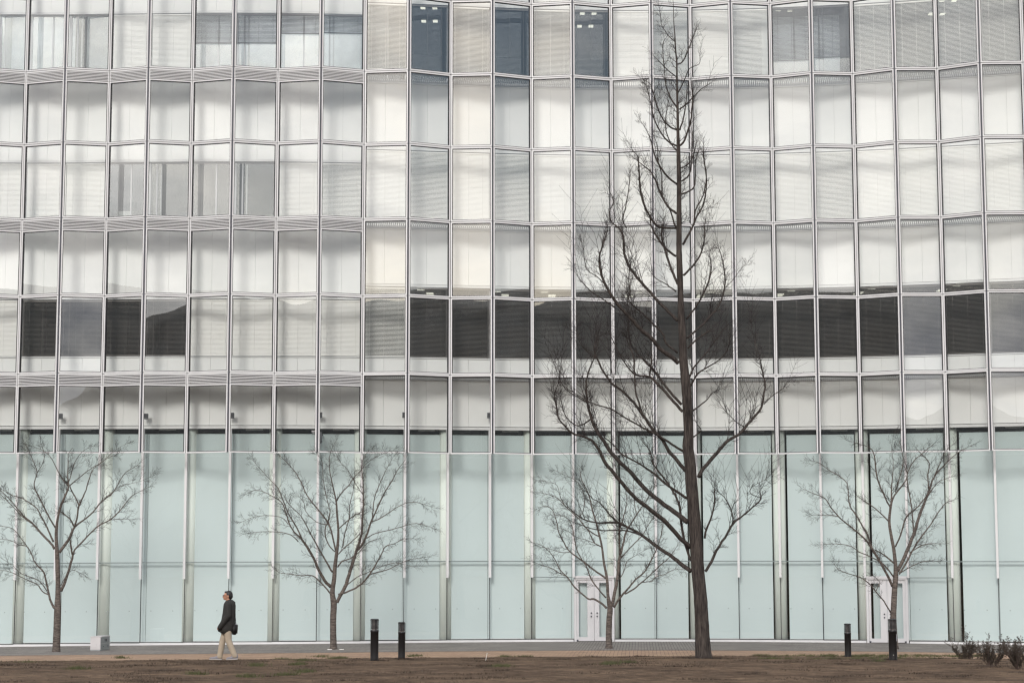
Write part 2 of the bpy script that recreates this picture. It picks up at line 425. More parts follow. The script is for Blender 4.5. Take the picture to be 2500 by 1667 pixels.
# catwalks between the two skins
for lvl, zc in enumerate((TT - .1, T1 - 0.02, T3 - 0.02, T5 - 0.02)):
    for k in range(-1, 25):
        a, b = MP[k], MP[k + 1]; c, d = WP[k + 1], WP[k]
        m = MB()
        ins = 0.10
        qa = a + (d - a) * ins; qb = b + (c - b) * ins; qc = c + (b - c) * 0.03; qd = d + (a - d) * 0.03
        eu = (qb - qa).normalized(); en = Vector((eu.y, -eu.x, 0))
        m.obox(qa, eu, en, UPZ, 0, (qb - qa).length, -0.03, 0.0, zc - 0.09, zc)
        eu2 = (qc - qd).normalized(); en2 = Vector((eu2.y, -eu2.x, 0))
        m.obox(qd, eu2, en2, UPZ, 0, (qc - qd).length, 0.0, 0.03, zc - 0.09, zc)
        dk = m.build('catwalk_edge', 'deck', B)
        m = MB()
        for i in range(21):                      # grating bars
            t = (i + 0.5) / 21
            p0 = qa.lerp(qb, t); p1 = qd.lerp(qc, t); uu = (p1 - p0).normalized(); nn = Vector((uu.y, -uu.x, 0))
            m.obox(p0, uu, nn, UPZ, 0.035, (p1 - p0).length - 0.035, -0.015, 0.015, zc - 0.05, zc - 0.012)
        g_ = m.build('grating_bars', 'deck', dk); g_['kind'] = 'stuff'

# ---- inner wall levels
S3_B = zw(1043); HEAD_G0, HEAD_G1 = zw(1051.5), zw(1044.5)
W3_SILL = zw(877.5)
W3_HEAD = {'L': at(300, 731, WY[2]).z, 'R': zw(708)}
W2_HEAD = {'L': at(300, 397, WY[2]).z, 'R': zw(379)}
W1_HEAD = {'L': at(300, 35, WY[2]).z, 'R': zw(25.5)}
W2_SILL = W3_SILL + (T3 - T5) ; W1_SILL = W3_SILL + (T1 - T5)
W2_SILL = T3 - 0.12; W1_SILL = T1 - 0.12
def side(k): return 'L' if k <= 7 else 'R'
def in_wall(p, n, depth): return p - n * depth

# white wall panels, one per bay, jointed at mid bay; backing core behind
def wall_panel(pa, pb, z0, z1):
    u, n, ln = frame_between(pa, pb)
    MB().obox(pa, u, n, UPZ, 0.005, ln - 0.005, -0.08, 0.0, z0 + 0.004, z1 - 0.004).build('wall_panel', 'wall', B)
mids = {k: (WP[k] + WP[k + 1]) / 2 for k in range(-1, 25)}
for k in range(0, 25):
    # a panel folds at the bay line, so it is two leaves of one bay each side
    for (pa, pb, kk) in ((mids[k - 1], WP[k], k - 1), (WP[k], mids[k], k)):
        pass
for k in range(-1, 25):
    s = side(k)
    pa, pb = WP[k], WP[k + 1]
    u, n, ln = frame_between(pa, pb)
    for (z0, z1) in ((W1_HEAD[s] + 0.09, TT), (W2_HEAD[s] + 0.09, W1_SILL), (W3_HEAD[s] + 0.10, W2_SILL), (S3_B, W3_SILL - 0.05)):
        m = MB()
        m.obox(pa, u, n, UPZ, 0.0, ln / 2 - 0.003, -0.08, 0.0, z0 + 0.003, z1 - 0.003)
        m.build('wall_panel', 'wall', B)
        m = MB()
        m.obox(pa, u, n, UPZ, ln / 2 + 0.003, ln, -0.08, 0.0, z0 + 0.003, z1 - 0.003)
        m.build('wall_panel', 'wall', B)
        MB().obox(pa, u, n, UPZ, 0, ln, -0.20, -0.085, z0, z1).build('wall_core', 'wall_core', B)

# ---- windows
# per bay and storey: c closed white, o open slats, h half lowered, u raised, d open slats with shade in their colour, t tilted slats
W1T = 'u' + 'uucchhhh' + 'ototcocccc' + 'hh' + 'tttttt'
W1_HALF = {4: .45, 5: .45, 6: .30, 7: .28, 8: .84, 9: .87, 18: .68, 19: .66}
W1_ST = {}
for i, k in enumerate(range(-1, 25)):
    W1_ST[k] = 'uuucchhhhhhtotocccchhtttttt'[i] if i < 27 else 'c'
W1_ST.update({8: 'H', 9: 'D', 10: 't', 11: 'd', 12: 't', 13: 'd', 14: 'c', 15: 'g', 16: 'c', 17: 'g', 18: 'h', 19: 'h', 20: 't', 21: 't', 22: 't', 23: 't', 24: 't'})
W2_ST = {k: 'c' for k in range(-1, 25)}
for k in (2, 3, 4, 5): W2_ST[k] = 'u'
for k in (7, 9, 11, 13, 15, 17, 19): W2_ST[k] = 'g'
W3_ST = {k: 'd' for k in range(-1, 25)}
for k in (-1, 4, 5, 6, 7): W3_ST[k] = 'c'
W3_ST[8] = 't'  # pale slats stand in for the bright sky reflection on this bay

def slats(pa, u, n, ln, z_top, z_bot, tilt, spacing=0.046, width=0.054, y=-0.036, ins=0.012):
    m = MB()
    c, s = cos(tilt), sin(tilt)
    z = z_top - 0.06
    while z > z_bot + 0.03:
        # a slat is a shallow curved strip
        pr = [(-width / 2, 0), (0, 0.004), (width / 2, 0)]
        jz = random.uniform(-0.0015, 0.0015)
        row = []
        for (q, h) in pr:
            yy = y + q * c - h * s; zz = z + jz + q * s * -1 + h * c
            row.append((yy, zz))
        for i in range(2):
            (y0, zz0), (y1, zz1) = row[i], row[i + 1]
            m.quad(pa + u * ins + n * y0 + UPZ * zz0, pa + u * (ln - ins) + n * y0 + UPZ * zz0, pa + u * (ln - ins) + n * y1 + UPZ * zz1, pa + u * ins + n * y1 + UPZ * zz1)
        z -= spacing
    m.obox(pa, u, n, UPZ, ins, ln - ins, y - 0.025, y + 0.025, z_bot, z_bot + 0.022)
    m.obox(pa, u, n, UPZ, ins, ln - ins, y - 0.025, y + 0.025, z_top - 0.045, z_top)
    for t in (0.16, 0.5, 0.84):                     # lift cords
        xx = ins + (ln - 2 * ins) * t
        m.obox(pa, u, n, UPZ, xx - 0.004, xx + 0.004, y + 0.033, y + 0.037, z_bot, z_top)
    return m

def window(k, zs, zh, st, half=None):
    pa, pb = WP[k], WP[k + 1]
    u, n, ln = frame_between(pa, pb)
    dark = st in 'dD'
    fm = 'winframe_dark' if (dark and k <= 3) else 'winframe'
    m = MB(); w = 0.045; y0, y1 = -0.20, -0.085
    m.obox(pa, u, n, UPZ, 0, w, y0, y1, zs, zh); m.obox(pa, u, n, UPZ, ln - w, ln, y0, y1, zs, zh)
    m.obox(pa, u, n, UPZ, w, ln - w, y0, y1, zh - w, zh); m.obox(pa, u, n, UPZ, w, ln - w, y0, y1, zs, zs + w)
    if k <= 7 or st in 'uhH':                        # sliding sash with a meeting stile
        t = 0.56 if k % 2 == 0 else 0.17
        m.obox(pa, u, n, UPZ, ln * t - 0.028, ln * t + 0.028, -0.16, -0.09, zs + w, zh - w)
        if k % 2: m.obox(pa, u, n, UPZ, ln * t + 0.12, ln * t + 0.17, -0.215, -0.165, zs + w, zh - w)
    win = m.build('window', fm, B)
    MB().pane(pa, u, n, w, ln - w, -0.12, zs + w, zh - w).build('pane', 'glass_inner', win)
    MB().obox(pa, u, n, UPZ, 0, ln, -0.08, 0.012, zh + 0.004, zh + 0.086).build('window_head', 'trim', win)
    MB().obox(pa, u, n, UPZ, 0, ln, -0.06, 0.03, zs - 0.045, zs - 0.004).build('window_sill', 'trim', win)
    zt_, zb_ = zh - 0.03, zs + 0.02
    if st == 'c': bl = slats(pa, u, n, ln, zt_, zb_, radians(70)); mt = 'slat'
    elif st == 'g': bl = slats(pa, u, n, ln, zt_, zb_, radians(52)); mt = 'slat'
    elif st == 't': bl = slats(pa, u, n, ln, zt_, zb_, radians(32)); mt = 'slat'
    elif st == 'd': bl = slats(pa, u, n, ln, zt_, zb_, radians(23 if zs < 12 else 8)); mt = 'slat_shaded'
    elif st in 'hHD':
        zz = zt_ - (zt_ - zb_) * half; bl = slats(pa, u, n, ln, zt_, zz, radians(50 if st == 'h' else 30 if st == 'H' else 10)); mt = 'slat_dark' if st == 'h' else 'slat_shaded' if st == 'D' else 'slat'
    else: bl = None
    if bl: bl.build('blind', mt, win)
for k in range(-1, 25):
    s = side(k)
    window(k, W1_SILL, W1_HEAD[s], W1_ST[k], W1_HALF.get(k, 0.5))
    window(k, W2_SILL, W2_HEAD[s], W2_ST[k])
    window(k, W3_SILL, W3_HEAD[s], W3_ST[k])

# ---- floors, ceilings and back walls behind the windows
XL, XR = WP[-1].x - 0.5, WP[25].x + 0.5
def strip(name, off0, off1, z0, z1, mat, k0=-1, k1=25):
    m = MB()
    for k in range(k0, k1):
        a, b = WP[k], WP[k + 1]
        p = [Vector((a.x, a.y + off0, 0)), Vector((b.x, b.y + off0, 0)), Vector((b.x, b.y + off1, 0)), Vector((a.x, a.y + off1, 0))]
        m.quad(*[q + UPZ * z1 for q in p]); m.quad(*[q + UPZ * z0 for q in reversed(p)])
        m.quad(p[0] + UPZ * z0, p[1] + UPZ * z0, p[1] + UPZ * z1, p[0] + UPZ * z1)
        m.quad(p[2] + UPZ * z0, p[3] + UPZ * z0, p[3] + UPZ * z1, p[2] + UPZ * z1)
    return m.build(name, mat, B)
LEVELS = [(W1_SILL - 0.9, W1_HEAD['R'] + 0.35), (W2_SILL - 0.9, W2_HEAD['R'] + 0.35), (W3_SILL - 0.9, W3_HEAD['R'] + 0.35)]
for (zf, zc) in LEVELS:
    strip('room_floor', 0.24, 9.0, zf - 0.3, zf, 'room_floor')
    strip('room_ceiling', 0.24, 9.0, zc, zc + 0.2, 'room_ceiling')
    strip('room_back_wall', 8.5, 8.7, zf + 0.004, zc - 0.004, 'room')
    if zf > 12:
        strip('room_bounce_wall', 2.6, 2.75, zf + 0.004, zc - 0.004, 'room_white' if zf > 17 else 'room_ceiling', -1, 8)  # shallow wall added to catch daylight and brighten these rooms
        if zf > 17: strip('room_bounce_wall', 2.6, 2.75, zf + 0.004, zc - 0.004, 'room_white', 18, 20)
strip('sky_light_cap', -1.2, 9.2, TT + 0.01, TT + 0.3, 'wall_core')  # unseen cap added to keep sky light out of the cavity top
for kx in (-1, 25):
    p = WP[kx]; sx = -0.15 if kx < 0 else 0.15
    MB().box(min(p.x, p.x + sx), max(p.x, p.x + sx), p.y - 0.05, p.y + 9, 0, TT).build('end_wall', 'wall_core', B)
# partitions and furniture seen through the raised blinds
for k in (1, 3, 8, 12, 16, 20):
    p = WP[k]
    for (zf, zc) in LEVELS[:2]:
        MB().box(p.x - 0.06, p.x + 0.06, p.y + 1.2, p.y + 8.4, zf + 0.003, zc - 0.003).build('partition', 'room', B)
for (k, zf) in [(kk, LEVELS[0][0]) for kk in (-1, 0, 1, 4, 5, 6, 7, 18, 19)] + [(kk, LEVELS[1][0]) for kk in (2, 3, 4, 5)]:
    a, b = WP[k], WP[k + 1]
    rr = random.Random(k * 31 + int(zf))
    x = a.x + 0.2
    while x < b.x - 0.3:
        w = rr.uniform(0.25, 0.7); h = rr.uniform(1.0, 1.75)
        y = (a.y + b.y) / 2 + rr.uniform(0.9, 2.4)
        MB().box(x, x + w, y, y + 0.4, zf + 0.002, zf + h).build('office_cabinet', rr.choice(['furniture', 'furniture', 'furniture_dark']), B)
        x += w + rr.uniform(0.1, 0.5)
# ceiling lamps
lamp_m = MB().box(-0.11, 0.11, -0.5, 0.5, -0.03, 0).v
def lamp(x, y, z, sx=1.0):
    MB().box(x - 0.11 * sx, x + 0.11 * sx, y - 0.32, y + 0.32, z - 0.035, z - 0.004).build('ceiling_light', 'lamp', B)
for lv, ks_ in ((0, (-1, 0, 1, 4, 5, 6, 7, 18, 19)), (1, (2, 3, 4, 5))):     # unseen glowing boxes added above the window heads to brighten the rooms
    for k in ks_:
        p = (WP[k] + WP[k + 1]) / 2; zc = LEVELS[lv][1]
        MB().box(p.x - 0.55, p.x + 0.55, p.y + 0.65, p.y + 0.95, zc - 0.04, zc - 0.006).build('room_fill_light', 'room_fill_glow' if lv == 0 else 'lamp', B)
for k in (1, 4, 5, 7, 9, 11, 13, 18, 22):
    p = (WP[k] + WP[k + 1]) / 2; zc = LEVELS[0][1]
    for (dx, off) in ((-0.25, 1.6), (0.2, 1.6), (-0.3, 3.4), (0.15, 3.4)):
        if (k + int(off * 10)) % 3: MB().box(p.x + dx - 0.09, p.x + dx + 0.09, p.y + off - 0.14, p.y + off + 0.14, zc - 0.03, zc - 0.004).build('ceiling_light', 'lamp', B)
for k, dx in ((9, -0.35), (11, -0.5), (14, 0.4), (16, 0.2), (18, 0.25), (20, 0.25), (22, 0.3), (12, -0.2)):
    p = (WP[k] + WP[k + 1]) / 2; zc = LEVELS[2][1]
    for j, off in enumerate((2.4, 3.9)):
        for q in range(3):
            y = p.y + off + q * 0.28
            MB().box(p.x + dx - j * 0.3 * (1 if k > 13 else -1) - 0.14, p.x + dx - j * 0.3 * (1 if k > 13 else -1) + 0.14, y - 0.07, y + 0.07, zc - 0.03, zc - 0.004).build('ceiling_light', 'lamp', B)

# ---- ground floor
Z_G1 = 2.882
def gz(X, z): return z + sag(X) * max(0.0, 1 - z / 7.0)
for k in range(-1, 25):
    pa, pb = WP[k], WP[k + 1]
    u, n, ln = frame_between(pa, pb); X = (pa.x + pb.x) / 2
    s0 = sag(X)
    za, zb = s0 + 0.10, gz(X, Z_G1)
    MB().obox(pa, u, n, UPZ, -0.0, ln, -0.07, 0.02, HEAD_G0, HEAD_G1 - 0.004).build('ground_header', 'trim', B)
    MB().obox(pa, u, n, UPZ, -0.0, ln, -0.05, 0.045, HEAD_G1 + 0.012, S3_B - 0.004).build('drip_rail', 'trim', B)
    door = k in (13, 20)
    zd = gz(X, 2.27)
    if not door:
        MB().pane(pa, u, n, 0.012, ln - 0.012, -0.006, za, zb - 0.012).build('ground_pane', 'glass_ground', B)
        MB().obox(pa, u, n, UPZ, 0, ln, -0.12, 0.06, s0 - 0.05, s0 + 0.075).build('ground_sill', 'alu', B)
        MB().obox(pa, u, n, UPZ, 0.0, ln, -0.10, -0.02, s0 + 0.076, s0 + 0.10).build('sill_gasket', 'gasket', B)
    else:
        MB().pane(pa, u, n, 0.012, ln - 0.012, -0.006, zd + 0.09, zb - 0.012).build('ground_pane', 'glass_ground', B)
    MB().pane(pa, u, n, 0.012, ln - 0.012, -0.006, zb + 0.012, HEAD_G0 - 0.01).build('ground_pane', 'glass_ground', B)
    MB().obox(pa, u, n, UPZ, 0.005, ln - 0.005, -0.03, 0.012, zb - 0.02, zb + 0.016).build('transom', 'rail', B)
    if k in (12, 21):
        MB().obox(pa, u, n, UPZ, 0.02, ln - 0.02, 0.004, 0.03, zd + 0.02, zd + 0.05).build('cross_rail', 'rail', B)
    # small round manifestation dots
    if not door:
        for t in (0.24, 0.74):
            c = pa + u * (ln * t) + n * 0.002 + UPZ * (gz(X, 1.19)); mm = MB(); n0 = 0
            ring = [c + u * (0.02 * cos(i * pi / 5)) + UPZ * (0.02 * sin(i * pi / 5)) for i in range(10)]
            mm.v = [tuple(p) for p in ring] + [tuple(p + n * 0.002) for p in ring]
            mm.f = [tuple(range(9, -1, -1)), tuple(range(10, 20))] + [(i, (i + 1) % 10, 10 + (i + 1) % 10, 10 + i) for i in range(10)]
            mm.build('warning_dot', 'dot', B)
for k in range(-1, 26):
    p = WP[k]
    pu, pn, _ = frame_between(WP[max(k - 1, -1)], WP[min(k + 1, 25)])
    zb = gz(p.x, 2.30)
    MB().obox(p, pu, pn, UPZ, -0.042, 0.042, 0.003, 0.20, zb, HEAD_G0 - 0.02).build('fin', 'alu', B)
    if k not in (13, 14, 20, 21):
        MB().obox(p, pu, pn, UPZ, -0.011, 0.011, -0.05, 0.004, sag(p.x) + 0.0, zb + 0.003).build('pane_joint', 'gasket', B)
    MB().obox(p, pu, pn, UPZ, -0.011, 0.011, -0.05, 0.002, zb + 0.004, HEAD_G0 - 0.02).build('pane_joint', 'gasket', B)
# round columns and roller screens behind the glass
CPX = {0: 43.5, 2: 252, 4: 459, 6: 667.8, 8: 876.6, 10: 1087, 12: 1293.5, 14: 1497, 16: 1700, 18: 1907.7, 20: 2113, 22: 2332.6, 24: 2550}
CC = {}
for k, px in CPX.items():
    yk = WY[k] + 0.38
    c = at(px + (2 if k < 4 else 0), 1540, yk); CC[k] = c
    c0 = (c.x, c.y, 0)
    MB().lathe([(0.235, sag(c.x) - 0.02), (0.235, HEAD_G1)], 32, c0).build('column', 'column', B, smooth=True)
CC[-2] = Vector((CC[0].x - 3.1, CC[0].y, 0)); CC[26] = Vector((CC[24].x + 3.0, CC[24].y, 0))
for k in range(-2, 26, 2):
    if k + 2 not in CC: continue
    a, b = CC[k], CC[k + 2]
    a = Vector((a.x, a.y - 0.12, 0)); b = Vector((b.x, b.y - 0.12, 0))
    u, n, ln = frame_between(a, b)
    gp = 0.205 if k < 14 else 0.286
    X = (a.x + b.x) / 2
    for (x0, x1) in ((gp, ln / 2 - 0.006), (ln / 2 + 0.006, ln - gp)):
        MB().obox(a, u, n, UPZ, x0, x1, -0.012, 0.0, sag(X) + 0.13, HEAD_G0 - 0.17).build('roller_screen', 'screen', B)
        MB().obox(a, u, n, UPZ, x0, x1, -0.03, 0.02, sag(X) + 0.10, sag(X) + 0.128).build('screen_rail', 'trim', B)
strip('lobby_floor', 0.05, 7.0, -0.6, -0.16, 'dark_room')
strip('lobby_ceiling', 0.10, 7.0, HEAD_G1 + 0.01, HEAD_G1 + 0.15, 'room')
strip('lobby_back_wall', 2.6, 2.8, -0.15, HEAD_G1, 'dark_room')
# lobby downlights just under the ceiling
for k in range(-1, 25, 1):
    a = (WP[k] + WP[k + 1]) / 2
    if k % 2: MB().box(a.x - 0.3, a.x + 0.3, a.y + 0.32, a.y + 0.42, HEAD_G1 - 0.14, HEAD_G1 - 0.10).build('lobby_light_trough', 'trim', B)

# glazed double doors
for k in (13, 20):
    pa, pb = WP[k], WP[k + 1]; u, n, ln = frame_between(pa, pb); X = (pa.x + pb.x) / 2; s0 = sag(X)
    zd = gz(X, 2.27)
    m = MB()
    m.obox(pa, u, n, UPZ, 0.03, 0.11, -0.08, 0.07, s0, zd); m.obox(pa, u, n, UPZ, ln - 0.11, ln - 0.03, -0.08, 0.07, s0, zd)
    m.obox(pa, u, n, UPZ, 0.01, ln - 0.01, -0.08, 0.10, zd + 0.003, zd + 0.085)
    m.obox(pa, u, n, UPZ, 0.11, ln - 0.11, -0.08, 0.065, zd - 0.05, zd - 0.0)
    m.build('door_frame', 'door_alu', B)
    for sgn in (0, 1):
        x0 = 0.115 if sgn == 0 else ln / 2 + 0.006
        x1 = ln / 2 - 0.006 if sgn == 0 else ln - 0.115
        o0, o1 = (0.08, 0.24) if sgn == 0 else (0.24 - 0.06, 0.10)
        m = MB(); zb0, zb1 = s0 + 0.02, zd - 0.055
        m.obox(pa, u, n, UPZ, x0, x0 + o0, -0.04, 0.02, zb0, zb1); m.obox(pa, u, n, UPZ, x1 - o1, x1, -0.04, 0.02, zb0, zb1)
        m.obox(pa, u, n, UPZ, x0 + o0, x1 - o1, -0.04, 0.02, zb1 - 0.11, zb1); m.obox(pa, u, n, UPZ, x0 + o0, x1 - o1, -0.04, 0.02, zb0, zb0 + 0.14)
        d = m.build('door', 'door_alu', B)
        MB().pane(pa, u, n, x0 + o0, x1 - o1, -0.01, zb0 + 0.14, zb1 - 0.11).build('door_glass', 'glass_ground', d)
        xk = x1 - 0.10 if sgn == 0 else x0 + 0.10
        for zz in (1.02, 0.90):
            c = pa + u * xk + n * 0.02 + UPZ * (s0 + zz)
            MB().tube([c, c + n * 0.03], [0.028, 0.026], 12).build('lock', 'mullion', d)
        for xx in ((x0 - 0.01, x0 + 0.06) if sgn == 0 else (x1 - 0.06, x1 + 0.01),):
            MB().obox(pa, u, n, UPZ, xx[0], xx[1], 0.022, 0.06, s0 + 0.01, s0 + 0.07).build('floor_hinge', 'mullion', d)

# ------------------------------------------------------------------ ground
G_OFF, T_OFF = 8.3, 13.5
def pave_y(X, off): return wall_at(max(min(X, WP[25].x), WP[-1].x)) - off
xs = [-120, -60, -30] + [x * 1.0 for x in range(-24, 25)] + [30, 60, 120]
def pave(name, o0, o1, dz, mat, steps=6):
    m = MB(); rows = []
    for i in range(steps + 1):
        o = o0 + (o1 - o0) * i / steps
        rows.append([(x, pave_y(x, o), sag(x) + dz) for x in xs])
    for r in rows: m.v += r
    nx = len(xs)
    for i in range(steps):
        for j in range(nx - 1):
            m.f.append((i * nx + j, (i + 1) * nx + j, (i + 1) * nx + j + 1, i * nx + j + 1))
    return struct(m.build(name, mat))
pave('grey_pavement', -0.3, G_OFF, 0.0, 'grey_pave')
pave('tan_pavement', G_OFF, T_OFF + 1.0, -0.004, 'tan_pave')

PROF = [(-0.6, -0.06), (0, 0.02), (2.2, 0.10), (6.2, 0.24), (8.8, 0.29), (12.3, 0.45), (18, 0.56), (30, 0.56), (90, 0.45), (400, 0.3)]
def prof(d):
    for (d0, z0), (d1, z1) in zip(PROF, PROF[1:]):
        if d <= d1:
            t = (d - d0) / (d1 - d0); t = t * t * (3 - 2 * t) * 0.4 + t * 0.6
            return z0 + (z1 - z0) * t
    return PROF[-1][1]
MOUND = at(1655, 1600, 51.0)
def lawn_z(X, d):
    Y = pave_y(X, T_OFF) - d
    z = prof(d) + sag(X) * max(0.0, 1 - d / 14)
    z += 0.075 * math.exp(-((X - MOUND.x) / 1.6) ** 2 - ((Y - MOUND.y) / 1.6) ** 2)
    z += 0.035 * mnoise.noise(Vector((X * 0.35, Y * 0.35, 0.3))) * min(1, max(0, d)) + 0.018 * mnoise.noise(Vector((X * 1.7, Y * 1.7, 4.3)))
    return z
def ground_z(X, Y):
    d = pave_y(X, T_OFF) - Y
    return lawn_z(X, d) if d > -0.3 else sag(X)
lx = [-400, -200, -100, -60, -40, -30] + [x * 0.35 for x in range(-66, 67)] + [30, 40, 60, 100, 200, 400]
ld = [-0.6, -0.3, 0] + [0.3 * i for i in range(1, 84)] + [27, 30, 36, 45, 60, 90, 150, 250, 400]
m = MB(); nx = len(lx)
for d in ld:
    for X in lx:
        Xc = max(-200, min(200, X)); m.v.append((X, pave_y(Xc, T_OFF) - d, lawn_z(X, d)))
for i in range(len(ld) - 1):
    for j in range(nx - 1):
        m.f.append((i * nx + j, (i + 1) * nx + j, (i + 1) * nx + j + 1, i * nx + j + 1))
struct(m.build('lawn', 'lawn', smooth=True))
m = MB(); m.quad((-6000, -6000, -0.5), (6000, -6000, -0.5), (6000, 6000, -0.5), (-6000, 6000, -0.5)); struct(m.build('ground', 'lawn'))

# wooded hills behind the camera, seen mirrored in the glass
def hills():
    m = MB(); rows = []
    for i in range(0, 140):
        az = radians(95 + i * 170 / 139.0)            # from +X side round behind the camera to -X side
        dx, dy = sin(az), cos(az)
        dg = (i / 139.0 - 0.5) * -170.0                # degrees from straight behind, towards +X
        e = 0.145 + 0.010 * min(1.0, abs(dg) / 35.0) + 0.010 * mnoise.noise(Vector((i * 0.06, 2.2, 0))) + 0.002 * mnoise.noise(Vector((i * 0.4, 7.7, 0)))
        e -= 0.065 * math.exp(-((dg - 12.5) / 3.2) ** 2)   # dip shaped so two right-hand bays mirror bright sky
        R0 = 2600
        n0 = len(m.v)
        for (rr, hh) in ((R0, 0.0), (R0 + 150, 0.55), (R0 + 320, 0.92), (R0 + 430, 1.0), (R0 + 900, 0.3)):
            m.v.append((dx * rr, dy * rr, hh * e * R0 * 1.12 - 1))
    for i in range(139):
        for j in range(4):
            a = i * 5 + j; m.f.append((a, a + 5, a + 6, a + 1))
    return struct(m.build('hills', 'hill', smooth=True))
hills()

# ------------------------------------------------------------------ trees
rng = random.Random(11)
def smooth_poly(pts, rad, sub=3):
    """Catmull-Rom through the traced points"""
    P = [pts[0]] + pts + [pts[-1]]; out = []; rr = []
    for i in range(1, len(P) - 2):
        for s in range(sub):
            t = s / sub
            p0, p1, p2, p3 = P[i - 1], P[i], P[i + 1], P[i + 2]
            out.append(0.5 * ((2 * p1) + (p2 - p0) * t + (2 * p0 - 5 * p1 + 4 * p2 - p3) * t * t + (3 * p1 - p0 - 3 * p2 + p3) * t ** 3))
            rr.append(rad[i - 1] + (rad[i] - rad[i - 1]) * t)
    out.append(pts[-1]); rr.append(rad[-1])
    return out, rr

def twig(mb, p, d, length, r, rg, curve_up, kids, seg=4):
    pts = [p]; rads = [r]; dd = d.normalized(); kid = []
    for i in range(seg):
        dd = (dd + Vector((rg.uniform(-1, 1), rg.uniform(-1, 1), rg.uniform(-1, 1))) * 0.085 + UPZ * curve_up).normalized()
        pts.append(pts[-1] + dd * (length / seg)); rads.append(max(0.0022, r * (1 - 0.68 * (i + 1) / seg)))
        if kids and i >= 0: kid.append((pts[-1], dd.copy()))
    mb.tube(pts, rads, 3, False)
    if kids:
        side = rg.choice((-1, 1))
        for (q, kd) in kid:
            nk = 1 if rg.random() < 0.75 else 2
            for _ in range(nk):
                side = -side
                ax = Vector((rg.uniform(-.5, .5), 1.0, rg.uniform(-.5, .5))).normalized()
                nd = (Matrix.Rotation(side * rg.uniform(0.35, 0.8), 3, ax) @ kd)
                twig(mb, q, nd, length * rg.uniform(0.3, 0.62), max(0.0030, r * 0.58), rg, curve_up, kids - 1, 3)

